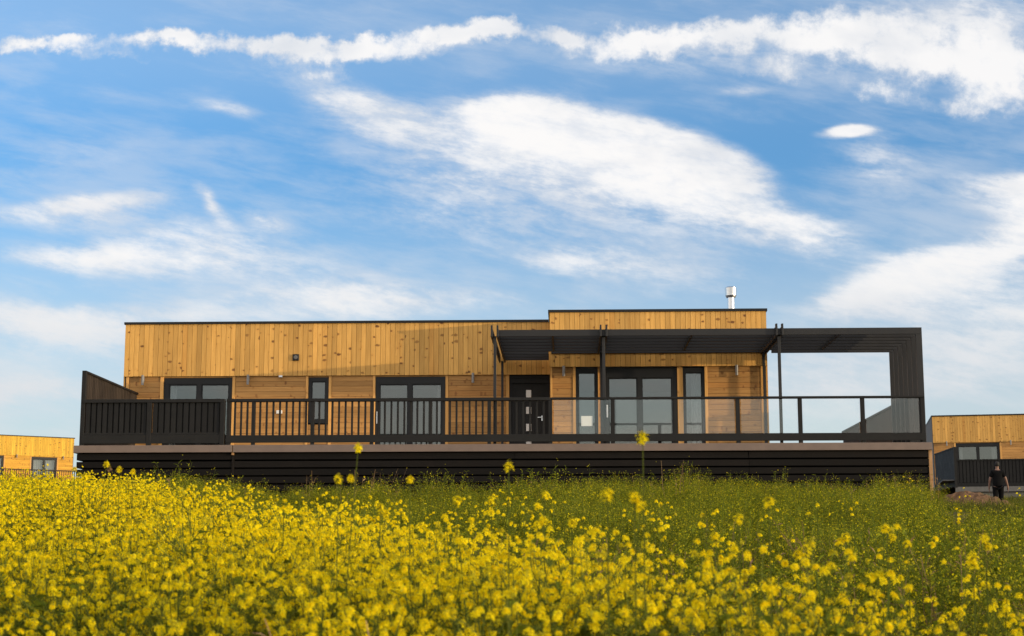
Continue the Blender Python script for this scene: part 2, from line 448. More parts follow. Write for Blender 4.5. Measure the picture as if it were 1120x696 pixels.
for a, b in ((137.2, 140.3), (174.7, 178.3), (253.7, 256.8), (334.2, 336.8), (359.3, 362.3), (407.7, 410.3), (487.2, 490.3), (553.6, 557.0)): trim(a, b, YL)
for a, b in ((602.2, 604.3), (626.7, 629.8), (654.2, 655.0), (660.5, 661.4), (741.2, 747.3), (771.2, 774.3), (832.8, 837.6)): trim(a, b, YR)
# entrance door
xa, xb = span(557.2, 602, YL); zt = Z(580, 413.5, YL)
q = MB(); q.box(xa, X(559.5, YL), YL + .03, YL + .14, DZ, zt); q.box(X(598.2, YL), xb - .005, YL + .03, YL + .14, DZ, zt); q.box(X(559.5, YL), X(598.2, YL), YL + .03, YL + .14, zt - .13, zt)
q.box(X(563, YL), X(595, YL), YL + .075, YL + .13, DZ + .02, zt - .135)
q.box(X(559.5, YL), X(563, YL), YL + .06, YL + .135, DZ + .01, zt - .132); q.box(X(595, YL), X(598.2, YL), YL + .06, YL + .135, DZ + .01, zt - .132)
q.box(xa, xb - .005, YL + .012, YL + .05, zt + .002, ZC, 0)
door = q.build('front_door', M['door'], house)
door['label'] = 'dark front door with a column of square lights'
for ya, yb in ((426.5, 434.5), (445, 452.5), (463.5, 471.5), (481, 486)):
    p = MB(); p.box(X(575.3, YL), X(581, YL), YL + .066, YL + .078, Z(578, yb, YL), Z(578, ya, YL))
    p.build('door_light', M['white'], door, .004)
p = MB(); hx, hz = X(593, YL), Z(592, 456.5, YL)
p.box(hx - .025, hx + .025, YL + .066, YL + .077, hz - .09, hz + .05); p.box(hx - .13, hx + .01, YL + .02, YL + .04, hz - .012, hz + .012); p.box(hx - .012, hx + .012, YL + .04, YL + .068, hz - .012, hz + .012)
p.build('handle', M['steel'], door, .003)
# rooms behind the glass
def room(x0, x1, y0, y1):
    q = MB(); t = .04
    q.box(x0, x1, y1 - t, y1, DZ - .01, ZC + .1); q.box(x0, x0 + t, y0, y1 - t, DZ - .01, ZC + .1); q.box(x1 - t, x1, y0, y1 - t, DZ - .01, ZC + .1)
    q.box(x0, x1, y0, y1, ZC + .1, ZC + .14)
    q.build('room', M['room'], house)
room(XL + .2, -7.9, YL + .13, 45); room(-7.6, -5.9, YL + .13, 44); room(-5.85, -2.6, YL + .13, 45); room(XM + .2, XR - .2, YR + .13, 46)
# wall fittings
for px, py, Y in ((156.5, 414.5, YL), (271.5, 414, YL), (517.5, 412, YL)): wall_light(house, X(px, Y), Y - .052, Z(px, py, Y) - .02)
for px, py, Y in ((616.8, 404.5, YR), (806, 403.5, YR)): wall_light(house, X(px, Y), Y - .052, Z(px, py, Y) - .02)
vx, vz = X(323, YL), Z(323, 391.5, YL)
q = MB(); q.box(vx - .085, vx + .085, YL - .095, YL - .055, vz - .085, vz + .085, 0); q.cyl((vx, YL - .096, vz), .055, .05, .02, 16, 1, 'y')
q.build('air_vent', [M['frame'], M['grey']], house, .006)
for px in (304.4, 307.6):
    sx, sz = X(px, YL), Z(px, 451, YL); q = MB(); q.box(sx - .04, sx + .034, YL - .05, YL + .004, sz - .045, sz + .045); q.build('wall_socket', M['white'], house, .006)
q = MB(); sx, sz = X(307, YL), Z(307, 412.3, YL); q.box(sx - .05, sx + .05, YL - .11, YL - .06, sz - .03, sz + .03); q.box(sx - .02, sx + .02, YL - .18, YL - .11, sz - .035, sz + .005); q.build('floodlight', M['steel'], house, .006)

q = MB(); q.box(X(635.5, YR), X(648, YR), y_r + .028, y_r + .032, Z(640, 466, YR), Z(640, 455, YR))
tag(q.build('paper_notice', M['paper']), 'pale sheet of paper taped inside the tall window', 'notice')

# ------------------------------------------------------------------ terrace deck
DX0, DX1 = -11.48, 8.36
deck = thing('terrace_deck', 'raised timber terrace with taupe edge above black slatted skirting', 'deck', (-1.5, 38.5, 1.4))
q = MB()
nb = 34
for i in range(nb):                       # boards run along the front
    y0 = YF - .02 + i * .145
    if y0 < YR - .25: q.box(DX0, DX1, y0, y0 + .138, DZ - .03, DZ)
    else:
        if y0 < YL - .2: q.box(DX0, XM - .1, y0, y0 + .138, DZ - .03, DZ)
for i in range(58):
    y0 = YR - .15 + i * .145; q.box(XR + .1, DX1, y0, y0 + .138, DZ - .031, DZ - .001)
q.build('deck_boards', M['deckb'], deck)
q = MB(); q.box(DX0 - .02, -7.775, YF - .055, YF - .022, 2.865, DZ + .004); q.box(-7.75, DX1 + .02, YF - .055, YF - .022, 2.862, DZ + .002)
q.box(DX1 + .001, DX1 + .03, YF - .02, 47.6, 2.862, DZ); q.box(DX0 - .03, DX0 - .001, YF - .02, 41, 2.862, DZ)
q.build('fascia', M['fascia'], deck, .004)
q = MB()
z = 2.845; k = 0
while z > 1.15:
    for a, b in ((DX0 + .06, -7.79), (-7.74, -1.2), (-1.19, 4.2), (4.21, DX1 - .05)):
        dy = random.uniform(-.006, .006)
        q.box(a, b, YF + .035 + dy, YF + .06 + dy, z - .145, z - random.uniform(0, .006))
    z -= .182
z = 2.845
while z > 1.15:
    q.box(DX1 - .04, DX1 - .015, YF + .125, 47.5, z - .175, z); q.box(DX0 + .02, DX0 + .045, YF + .1, 41, z - .145, z); z -= .182
q.build('skirting', M['slat'], deck)
q = MB(); q.box(-7.79, -7.735, YF - .02, YF + .03, 2.80, DZ - .035); q.build('joint_block', M['raw'], deck, .004)
for x, m_ in ((-7.765, 'slat'), (DX1 - .03, 'raw')):
    q = MB(); q.box(x - .022, x + (.028 if x < 0 else .06), YF + .02, YF + .12, 1.1, 2.86); q.build('post', M[m_], deck, .004)
q = MB()
for x in np.linspace(DX0 + .4, DX1 - .5, 12): q.box(x - .07, x + .07, YF + .5, YF + .64, 1.0, DZ - .05); q.box(x - .07, x + .07, YF + 2.6, YF + 2.74, 1.0, DZ - .05)
q.box(DX0 + .1, DX1 - .1, YF + .3, YF + .34, 1.0, 2.98)
q.build('substructure', M['slat'], deck)

# ------------------------------------------------------------------ railings on the deck front
RT = 4.115                                 # handrail top
rail = thing('baluster_railing', 'charcoal railing with slim vertical balusters along the deck front', 'railing', (-4.1, YF, DZ))
px_post = [249.8, 277, 341.7, 406.5, 470.6, 535]
xs = [X(p, YF, 460) for p in px_post]; xe = X(602, YF, 460)
q = MB(); q.box(-.04, .04, -.05, .05, 0, RT - DZ - .07)
p0 = q.build('post', M['char'], rail, .004, local=True); p0.location = (xs[0] + 4.1, .03, 0)
for x in xs[1:]: copy_part(p0, rail, x - xs[0])
q = MB(); q.box(xs[0] - .05, xe - .005, YF - .04, YF + .09, RT - .07, RT); q.build('handrail', M['char'], rail, .004)
q = MB(); q.box(xs[0] - .05, xe - .005, YF - .032, YF - .022 + .03, DZ + .055, DZ + .23); q.build('bottom_rail', M['char'], rail, .004)
q = MB(); q.box(-.0225, .0225, -.02, .02, 0, RT - DZ - .16); b0 = None
edges = xs + [xe]
for i in range(len(edges) - 1):
    n = max(2, round((edges[i + 1] - edges[i]) / .153))
    for j in range(1, n):
        x = edges[i] + (edges[i + 1] - edges[i]) * j / n
        if b0 is None:
            b0 = q.build('baluster', M['char'], rail, .003, local=True); b0.location = (x + 4.1, .03, .09); bx = x
        else: copy_part(b0, rail, x - bx)

grail = thing('glass_railing', 'charcoal framed railing with clear glass panels under the pergola', 'railing', (3.9, YF, DZ))
gx = [X(p, YF, 460) for p in (602, 670.3, 739, 807.3, 875.5, 944, 1009.5)]
q = MB(); q.box(-.045, .045, -.05, .05, 0, RT - DZ - .05)
p0 = q.build('post', M['char'], grail, .004, local=True); p0.location = (gx[0] - 3.9, .03, 0)
for x in gx[1:]: copy_part(p0, grail, x - gx[0])
q = MB(); q.box(gx[0] + .0, gx[-1] + .05, YF - .04, YF + .09, RT - .05, RT - .002); q.build('handrail', M['char'], grail, .004)
q = MB(); q.box(gx[0] + .0, gx[-1] + .05, YF - .032, YF + .008, DZ + .055, DZ + .23); q.build('bottom_rail', M['char'], grail, .004)
for i in range(6):
    q = MB(); q.box(gx[i] + .075, gx[i + 1] - .075, YF + .025, YF + .037, DZ + .235, RT - .06); q.build('glass_panel', M['balglass'], grail)

# solid board fence at the left end
fx0, fx1 = X(91, YF), X(246, YF)
fence = thing('privacy_fence', 'solid charcoal board fence at the corner of the long deck', 'fence', ((fx0 + fx1) / 2, YF, DZ))
fp = [X(p, YF, 460) for p in (90.5, 163.5, 243.5)]
for i, x in enumerate(fp):
    if i == 0: continue
    q = MB(); q.box(x - .055, x + .055, YF - .055, YF + .055, DZ, RT - .002); q.build('post', M['char'], fence, .005)
for i in range(2):
    a, b = fp[i] + .06, fp[i + 1] - .06; q = MB(); n = 11; w = (b - a) / n
    for j in range(n): q.box(a + j * w + .018, a + (j + 1) * w - .018, YF - .022, YF + .003, DZ + .3, RT - .085)
    for j in range(n + 1):
        xa, xb = max(a, a + j * w - w / 2), min(b, a + j * w + w / 2); q.box(xa + .008, xb - .008, YF + .025, YF + .045, DZ + .3, RT - .085)
    q.build('board_panel', M['char'], fence)
q = MB(); q.box(fx0, fx1, YF - .06, YF + .07, RT - .083, RT); q.build('handrail', M['char'], fence, .005)
q = MB(); q.box(fx0, fx1 - .06, YF - .034, YF + .006, DZ + .25, DZ + .298); q.box(fx0, fx1 - .06, YF - .046, YF + .003, DZ + .045, DZ + .248); q.build('bottom_rail', M['char'], fence, .004)

def side_screen(name, label, x, sgn, y0, y1, zt, mat):
    t = thing(name, label, 'screen', (x, (y0 + y1) / 2, DZ))
    q = MB(); n = round((y1 - y0 - .12) / .135); w = (y1 - y0 - .12) / n
    for j in range(n): q.box(x - .012, x + .012, y0 + .1 + j * w + .012, y0 + .1 + (j + 1) * w - .012, DZ + .02, zt - .05)
    for j in range(n - 1): q.box(x - sgn * .03 - .01, x - sgn * .03 + .01, y0 + .1 + (j + .5) * w + .01, y0 + .1 + (j + 1.5) * w - .01, DZ + .02, zt - .05)
    q.build('board_panel', M[mat], t)
    q = MB(); q.box(x - .05, x + .05, y0 - .04, y0 + .06, DZ, zt); q.build('post', M['char'], t, .005)
    q = MB(); q.box(x - .045, x + .045, y0 + .06, y1, zt - .05, zt + .002); q.build('top_rail', M['char'], t, .004)
    return t
side_screen('side_screen', 'tall brown lit board screen running back to the larch house', fp[0], 1, YF, YL - .06, 4.80, 'screen')
side_screen('side_screen', 'low dark board screen behind the portal columns of the pergola', DX1 - .06, -1, YF + 1.3, 47.4, 4.29, 'screen')

# ------------------------------------------------------------------ pergola
per = thing('pergola', 'charcoal slatted pergola bending down into portal columns beside the house', 'pergola', (3.3, 37.8, DZ))
PT, PB = 5.715, 5.56; PX0 = X(544, YF, 365); PX1o = X(1008.8, YF, 370); PX1i = PX1o - .145
for k in range(7):
    y = YF + .03 + k * .503; xa = PX0 if k < 6 else XR + .14
    q = MB(); q.box(xa, PX1o, y, y + .05, PB, PT); q.box(PX1i, PX1o, y, y + .05, DZ, PB)
    q.build('slat_frame', M['char2'], per, .004)
for k, y in enumerate((YR + .0, YR + .52, YR + 1.04)):
    q = MB(); q.box(PX0, XM - .05, y, y + .045, PB, PT); q.build('slat', M['char2'], per, .004)
q = MB(); q.box(XM + .02, XR - .02, YR - .10, YR - .06, PB + .01, PT - .005); q.build('ledger', M['char2'], per, .004)
for px, yb in ((541.0, YL - .12), (660.5, YR - .18), (853.5, YR - .05)):
    x = X(px, YF, 400)
    for s in (-1, 1):                       # twin plates clasp the slats and stand a little above them
        q = MB(); q.box(x + s * .068 - .022, x + s * .068 + .022, YF - .06, yb, PB - .02, PT + .035)
        q.box(x + s * .068 - .021, x + s * .068 + .021, YF - .055, YF + .06, PT + .035, PT + .10)
        q.build('beam', M['char2'], per, .004)
    q = MB(); q.box(x - .034, x + .034, YF + .10, YF + .168, DZ, PB + .02); q.build('post', M['char2'], per, .004)
    q = MB(); q.box(x - .03, x + .03, yb - .07, yb - .01, DZ, PB + .02); q.build('post', M['char2'], per, .004)
for px in (604.5, 757, 919):
    x = X(px, YF, 365)
    for k in range(5):
        y = YF + .081 + k * .503; q = MB(); q.box(x - .02, x + .02, y, y + .45, PB + .004, PB + .105); q.build('noggin', M['char2'], per)

# ------------------------------------------------------------------ the two neighbouring houses (local frames: x along the facade, y into the house)
def neighbour(name, label, loc, rz, length, x0, windows, lights, depth=7., wv='wood_v', wh='wood_h'):
    h = thing(name, label, 'house', loc, rz)
    c0, c1 = ZC - DZ, ZT - DZ
    q = MB(); boards(q, (x0, 0, 0), XAX, (0, -1, 0), length, c0, c1, True, t=.05); q.build('upper_cladding', [M[wv], M['groove']], h, local=True)
    cut = sorted((a, b) for a, b, *_ in windows); xs_ = [x0 + .03] + [v for w in cut for v in w] + [x0 + length - .03]
    q = MB()
    for i in range(0, len(xs_), 2):
        if xs_[i + 1] - xs_[i] > .1: boards(q, (xs_[i], .028, 0), XAX, (0, -1, 0), xs_[i + 1] - xs_[i], 0, c0, False, .135)
    for a, b in cut: q.box(a, b, .01, .05, 2.172, c0, 0)
    q.build('lower_cladding', [M[wh], M['groove']], h, local=True)
    for a, b, cs in windows:
        mid = (a + b) / 2
        glazed(h, 'sliding_door', a, b, 0, 2.17, .02, [(a + .12, mid - .05), (mid + .05, b - .12)], .17, .1, curtains=cs, local=True)
        for s in (a - .09, b + .003):
            q = MB(); q.box(s, s + .085, -.018, .03, 0, c0 - .003); q.build('trim_board', M['trim'], h, .004, local=True)
        q = MB(); q.box(a - .6, a - .55, .13, 3, 0, c0 + .1); q.box(b + .55, b + .6, .13, 3, 0, c0 + .1); q.box(a - .6, b + .6, 3, 3.05, 0, c0 + .1); q.build('room', M['room'], h, local=True)
    q = MB(); q.box(x0 + .02, x0 + length - .02, .03, depth, c1 - .12, c1 - .01); rf_ = q.build('roof', M['roofm'], h, local=True)
    q = MB(); q.box(x0 - .04, x0 + length + .04, -.085, .06, c1 + .002, c1 + .062); q.box(x0 - .04, x0 + .08, .06, depth, c1 + .001, c1 + .061); q.box(x0 + length - .08, x0 + length + .04, .06, depth, c1 + .001, c1 + .061); q.build('roof_edge', M['frame'], rf_, local=True)
    for xx, s in ((x0, -1), (x0 + length, 1)):
        q = MB(); q.box(xx - .02, xx + .02, .05, depth, -.4, c1 - .01); q.build('side_wall', M['grey'], h, local=True)
    q = MB(); q.box(x0 + .02, x0 + length - .02, depth - .04, depth, -.4, c1 - .125); q.build('rear_wall', M['grey'], h, local=True)
    for xx in lights: wall_light(h, xx, -.052, c0 - .02, local=True)
    return h

# right neighbour: facade turned a little to the left of ours
ry = R(-9.5); pr = at(1020.5, 484.7, 84)
RL = Vector((pr[0], 84, pr[2] - (ZC - DZ)))
def rloc(dx, dy, dz): return RL + Vector((math.cos(ry) * dx - math.sin(ry) * dy, math.sin(ry) * dx + math.cos(ry) * dy, dz))
def rx(px):      # distance along the right neighbour's facade seen at column px
    d = at(px, 480, 1.); c, s_ = math.cos(ry), math.sin(ry)
    t = (d[0] * RL.y - RL.x) / (c - d[0] * s_); return t
wa, wb = rx(1045), rx(1093)
neighbour('timber_house', 'larch clad house beyond the right end of the deck', RL, ry, 11, 0, [(wa, wb, [(wa + .1, wa + .35), (wb - .4, wb - .1)]), (wb + 3.4, wb + 5.2, [])], [rx(1035), rx(1105), rx(1105) + 3])
fd = -4.6                                   # its deck reaches this far in front of the wall
nd = thing('terrace_deck', 'grey edged terrace in front of the house beyond the right end', 'deck', rloc(0, 0, 0), ry)
q = MB(); q.box(.1, 11, fd + .06, -.05, -.05, -.01); q.box(.7, 11, fd + .03, fd + .055, -.34, -.01)
q.box(.7, 11, fd - .05, fd + .02, -.62, -.37); q.box(.72, 11, fd + .1, fd + .13, -1.6, -.35)
q.build('deck_boards', M['grey'], nd, local=True)
nf = thing('privacy_fence', 'dark board fence behind the person in black', 'fence', rloc(5, fd, 0), ry)
q = MB(); n = 60; a0 = -4.25; w = 10.2 / n
for j in range(n):
    a = a0 + j * w; q.box(a + .02, a + w - .02, -.02, .005, -.16, .92)
for j in range(n):
    a = a0 + (j - .5) * w; q.box(max(a0, a + .01), a + w - .01, .0255, .045, -.18, .92)
q.build('board_panel', M['char'], nf, local=True)
q = MB(); q.box(a0, 6, -.05, .06, .922, .985); q.box(a0, 6, -.03, .02, -.36, -.182); q.build('rail', M['char'], nf, local=True)
sa, sb = rloc(.05, -.08, 0), rloc(.74, fd, 0)
ns = thing('side_screen', 'tall dark screen ending the deck of the neighbouring house', 'screen', sb, math.atan2(-(sa.x - sb.x), sa.y - sb.y))
q = MB(); n = 30; L = (sa - sb).length - .1
for j in range(n): q.box(-.012, .012, .05 + j * L / n + .006, .05 + (j + 1) * L / n - .006, -.33, 1.56)
q.box(.015, .03, .05, .05 + L, -.33, 1.56)
q.build('board_panel', M['char'], ns, local=True)
q = MB(); q.box(-.06, .06, -.06, .05, -.40, 1.62); q.build('post', M['char'], ns, local=True)
q = MB(); q.box(-.045, .045, .05, .05 + L, 1.562, 1.615); q.build('top_rail', M['char'], ns, local=True)

# left neighbour: turned towards the sun
ly = R(33); pl = at(80.3, 500.8, 114)
LL = Vector((pl[0], 114, pl[2] - (ZC - DZ)))
def lloc(dx, dy, dz): return LL + Vector((math.cos(ly) * dx - math.sin(ly) * dy, math.sin(ly) * dx + math.cos(ly) * dy, dz))
def lx(px):
    d = at(px, 500, 1.); c, s_ = math.cos(ly), math.sin(ly)
    return (d[0] * LL.y - LL.x) / (c - d[0] * s_)
wa, wb = lx(34.5), lx(62.5)
neighbour('timber_house', 'sunlit golden house beyond the left end of the deck', LL, ly, 13, -13, [(wa, wb, [(wa + .15, wa + .8), (wb - .8, wb - .15)]), (lx(4.2) - 1.9, lx(4.2), [(lx(4.2) - .9, lx(4.2) - .1)])], [lx(69), lx(18), lx(18) - 4], wv='wood_y', wh='wood_yh')
ld = -2.6
ldk = thing('terrace_deck', 'terrace of the sunlit house behind the yellow flowers', 'deck', lloc(0, 0, 0), ly)
q = MB(); q.box(-13, .8, ld, -.05, -.03, 0); q.box(-13, .8, ld - .04, ld - .001, -.2, .01); q.box(-13, .8, ld + .05, ld + .08, -1.5, -.2); q.build('deck_boards', M['fascia'], ldk, local=True)
lr = thing('baluster_railing', 'brown baluster railing of the sunlit house beyond the flowers', 'railing', lloc(-6, ld, 0), ly)
q = MB(); q.box(-7, 6.6, -.04, .05, 1.02, 1.09); q.box(-7, 6.6, -.03, .02, .05, .2); q.build('rail', M['screen'], lr, local=True)
q = MB(); q.box(-.025, .025, -.02, .02, .1, 1.03); b0 = q.build('baluster', M['screen'], lr, local=True); b0.location = (-6.9, 0, 0)
for j in range(1, 90): copy_part(b0, lr, j * .15)

# ------------------------------------------------------------------ dirt mound and person by the right neighbour
def mound():
    c = at(1076, 552, 52.5); cx, cy = c[0], 52.5; n, m_ = 26, 20
    q = MB(); gz0 = float(ground(cx, cy))
    for j in range(m_ + 1):
        for i in range(n + 1):
            u, w = -1 + 2 * i / n, -1 + 2 * j / m_
            x, y = cx + u * 1.75, cy + w * 1.2
            h = max(0., 1 - (abs(u + .25) * 1.05) ** 1.6) * max(0, 1 - abs(w) ** 1.8)
            g = float(ground(x, y))
            hh = h * .74 + (.07 * random.uniform(-1, 1) if h > .05 else -.05)
            q.v.append((x, y, g + hh))
    for j in range(m_):
        for i in range(n):
            b = j * (n + 1) + i; q.f.append((b, b + 1, b + n + 2, b + n + 1)); q.m.append(0)
    o = q.build('dirt_mound', M['mound']); tag(o, 'heap of brown dug earth in front of the person', 'mound')
    return o
mound()

def skin_mesh(name, joints, bones, mat, parent, sub=2):
    me = bpy.data.meshes.new(name); me.from_pydata([j[0] for j in joints], bones, [])
    o = bpy.data.objects.new(name, me); COL.objects.link(o)
    sk = o.modifiers.new('skin', 'SKIN'); sk.use_smooth_shade = True
    me.skin_vertices.new() if not me.skin_vertices else None
    lay = me.skin_vertices[0].data
    for i, j in enumerate(joints): lay[i].radius = j[1] if isinstance(j[1], tuple) else (j[1], j[1])
    lay[0].use_root = True
    ss = o.modifiers.new('sub', 'SUBSURF'); ss.levels = ss.render_levels = sub
    bpy.context.view_layer.update()
    dg = bpy.context.evaluated_depsgraph_get()
    nm = bpy.data.meshes.new_from_object(o.evaluated_get(dg)); nm.name = name
    o.modifiers.clear(); o.data = nm; nm.materials.clear(); nm.materials.append(mat)
    nm.polygons.foreach_set('use_smooth', [True] * len(nm.polygons)); nm.polygons.foreach_set('material_index', [0] * len(nm.polygons))
    o.parent = parent
    return o

PSC = 1.0
def person():
    px = at(1091.5, 530, 55.5); gx_, gy_ = px[0], 55.5
    gz_ = float(ground(gx_, gy_))
    t = thing('person', 'person in black T-shirt and trousers walking past the dirt heap', 'person', (gx_, gy_, gz_), R(-6)); t.scale = (PSC, PSC, PSC)
    skin = pbr('skin', (.22, .12, .085), .6); black = pbr('black_cotton', (.006, .006, .0065), .95, spec=.1); hair = pbr('dark_hair', (.012, .010, .009), .8); shoe = pbr('dark_shoe', (.02, .02, .02), .6)
    # x right, y forward (away from the photographer), z up
    J = [((0, 0, .95), (.10, .08)), ((0, .0, 1.12), (.105, .08)), ((0, .01, 1.32), (.125, .085)), ((0, 0, 1.43), (.075, .06)), ((0, .01, 1.53), .052), ((0, .02, 1.60), (.07, .085)), ((0, .025, 1.69), (.075, .092)), ((0, .02, 1.75), (.05, .06)),
         ((.17, 0, 1.42), .060), ((.27, -.01, 1.17), .046), ((.335, .05, .93), .033), ((.35, .075, .845), .034),
         ((-.17, 0, 1.42), .060), ((-.26, .02, 1.17), .046), ((-.285, .10, .93), .033), ((-.285, .13, .845), .034),
         ((.095, .01, .88), .092), ((.10, .10, .50), .064), ((.10, .05, .09), .043), ((.11, .20, .03), .036),
         ((-.095, .0, .88), .092), ((-.10, -.03, .50), .064), ((-.10, -.22, .12), .043), ((-.10, -.10, .04), .036)]
    B = [(0, 1), (1, 2), (2, 3), (3, 4), (4, 5), (5, 6), (6, 7), (3, 8), (8, 9), (9, 10), (10, 11), (3, 12), (12, 13), (13, 14), (14, 15),
         (0, 16), (16, 17), (17, 18), (18, 19), (0, 20), (20, 21), (21, 22), (22, 23)]
    fingers = []
    for h in (11, 15):
        b = J[h][0]; s = 1 if h == 11 else -1
        for k, ln in enumerate((.075, .085, .08, .062)):
            i = len(J); y0 = b[1] - .03 + k * .02
            J.append(((b[0], y0, b[2] - .05), .011)); J.append(((b[0] - s * .008, y0 + .005, b[2] - .05 - ln * .5), .009)); J.append(((b[0] - s * .02, y0 + .006, b[2] - .05 - ln), .008))
            B += [(h, i), (i, i + 1), (i + 1, i + 2)]
        i = len(J); J.append(((b[0] - s * .02, b[1] + .045, b[2] - .015), .012)); J.append(((b[0] - s * .03, b[1] + .06, b[2] - .05), .010)); B += [(h, i), (i, i + 1)]
    skin_mesh('body', J, B, skin, t)
    T = [((0, 0, .84), (.20, .165)), ((0, 0, 1.08), (.185, .145)), ((0, .01, 1.32), (.185, .13)), ((0, 0, 1.47), (.115, .09)), ((.165, 0, 1.43), .082), ((.245, -.01, 1.22), .078), ((-.165, 0, 1.43), .082), ((-.238, .01, 1.22), .078)]
    skin_mesh('t_shirt', T, [(0, 1), (1, 2), (2, 3), (3, 4), (4, 5), (3, 6), (6, 7)], black, t)
    P = [((0, 0, 1.02), (.185, .155)), ((.098, .01, .86), .112), ((.10, .10, .50), .088), ((.10, .05, .10), .072), ((-.098, 0, .86), .112), ((-.10, -.03, .50), .088), ((-.10, -.21, .14), .072)]
    skin_mesh('trousers', P, [(0, 1), (1, 2), (2, 3), (0, 4), (4, 5), (5, 6)], black, t)
    H = [((0, -.03, 1.59), (.066, .05)), ((0, -.012, 1.66), (.092, .09)), ((0, .0, 1.73), (.09, .10)), ((0, .015, 1.775), (.06, .07))]
    skin_mesh('hair', H, [(0, 1), (1, 2), (2, 3)], hair, t)
    for sx, sy, sz in ((.105, .06, 0), (-.10, -.22, .02)):
        skin_mesh('shoe', [((sx, sy - .03, sz + .05), (.045, .05)), ((sx, sy + .09, sz + .045), (.045, .04)), ((sx, sy + .18, sz + .03), (.035, .028))], [(0, 1), (1, 2)], shoe, t, 1)
person()

# ------------------------------------------------------------------ vegetation
class Tri:
    """quads collected as arrays for one plant prototype: verts (n,4,3), material per quad"""
    def __init__(s): s.q, s.m = [], []
    def quad(s, a, b, c, d, m): s.q.append((a, b, c, d)); s.m.append(m)
    def arrays(s): return np.array(s.q, float), np.array(s.m, np.int32)

V = lambda *a: np.array(a, float)
def unit(v): return v / (np.linalg.norm(v) + 1e-9)
def ribbon(t, a, b, w, m, sides=2):
    d = unit(b - a); p = unit(np.cross(d, V(.3, .9, .1))); r = unit(np.cross(d, p))
    dirs = (p, r) if sides == 2 else (p,)
    for e in dirs: t.quad(a - e * w / 2, a + e * w / 2, b + e * w * .4, b - e * w * .4, m)
def leafquad(t, a, d, L, w, m, rng):
    d = unit(d); s = unit(np.cross(d, V(0, 0, 1) + rng.normal(0, .3, 3)))
    mid = a + d * L * .5 + V(0, 0, L * .06)
    t.quad(a, mid + s * w / 2, a + d * L - V(0, 0, L * .12), mid - s * w / 2, m)
PETAL, BUD, STEM, LEAF, SEED, DRY = range(6)
VEG_MATS = ['petal', 'bud', 'stem', 'leaf', 'leaf2', 'dry']
def flower_head(t, c, axis, r, h, lod, rng, ps=1.):
    """raceme: open four-petalled flowers round a dome, green-yellow buds on top"""
    axis = unit(axis); p = unit(np.cross(axis, V(.2, .8, .3))); q = np.cross(axis, p)
    nf = {0: 17, 1: 10, 2: 5}[lod]
    for i in range(nf):
        a = 2.4 * i + rng.uniform(-.4, .4); k = (i + .5) / nf
        rr = r * math.sqrt(1 - (k * .86) ** 2) * rng.uniform(.8, 1.1); z = h * (k - .35)
        rad = p * math.cos(a) + q * math.sin(a)
        n = unit(rad * (1 - k * .8) + axis * (.35 + k)); pos = c + rad * rr + axis * z
        u = unit(np.cross(n, V(rng.normal(), rng.normal(), rng.normal()))); w = np.cross(n, u)
        if lod == 0:
            s = rng.uniform(.0085, .0115) * ps
            for e, g in ((u, w), (w, -u), (-u, -w), (-w, u)):
                t.quad(pos, pos + e * s * .62 + g * s * .42 + n * .0015, pos + e * s * 1.05 + n * .003, pos + e * s * .62 - g * s * .42 + n * .0015, PETAL)
        elif lod == 1:
            s = rng.uniform(.010, .0135) * ps
            t.quad(pos - u * s, pos - w * s, pos + u * s, pos + w * s, PETAL)
            if i % 2: t.quad(pos - u * s * .7 - n * s * .5, pos - w * s * .4, pos + u * s * .7 + n * s * .6, pos + w * s * .4, PETAL)
        else:
            s = rng.uniform(.014, .021) * ps; t.quad(pos - u * s, pos - w * s, pos + u * s, pos + w * s, PETAL)
    for i in range({0: 6, 1: 2, 2: 1}[lod]):
        pos = c + axis * h * .66 + rng.normal(0, .0045, 3); s = .006 if lod < 2 else .009
        u = unit(rng.normal(0, 1, 3)); w = unit(np.cross(u, axis)); t.quad(pos - u * s, pos - w * s * .7, pos + u * s, pos + w * s * .7, BUD)

def raceme(t, c, axis, s, rng):
    """ragged spike: open flowers on short stalks, loose below and close above, buds at the tip"""
    axis = unit(axis); p = unit(np.cross(axis, V(.2, .8, .3))); q = np.cross(axis, p)
    for i in range(30):
        k = (i / 29) ** 1.15; a = 2.4 * i + rng.uniform(-.6, .6)
        if k < .35 and rng.random() < .35: continue
        rad = p * math.cos(a) + q * math.sin(a)
        base = c + axis * s * (-1.35 + 1.75 * k); pos = base + rad * s * (.52 + 1.9 * k * (1 - k)) * rng.uniform(.45, 1.1) + axis * s * rng.uniform(.05, .35)
        ribbon(t, base, pos, .0016, STEM, 1)
        n = unit(rad * (1.1 - k) + axis * rng.uniform(.2, 1.1)); u = unit(np.cross(n, rng.normal(0, 1, 3))); w = np.cross(n, u)
        z = rng.uniform(.0066, .0098)
        for e, g in ((u, w), (w, -u), (-u, -w), (-w, u)):
            t.quad(pos, pos + e * z * .62 + g * z * .42 + n * .0015, pos + e * z * 1.05 + n * .003, pos + e * z * .62 - g * z * .42 + n * .0015, PETAL)
    for _ in range(12):
        pos = c + axis * s * rng.uniform(.45, .95) + rng.normal(0, .0035, 3); z = .0042
        u = unit(rng.normal(0, 1, 3)); w = unit(np.cross(u, axis)); t.quad(pos - u * z, pos - w * z * .7, pos + u * z, pos + w * z * .7, BUD)

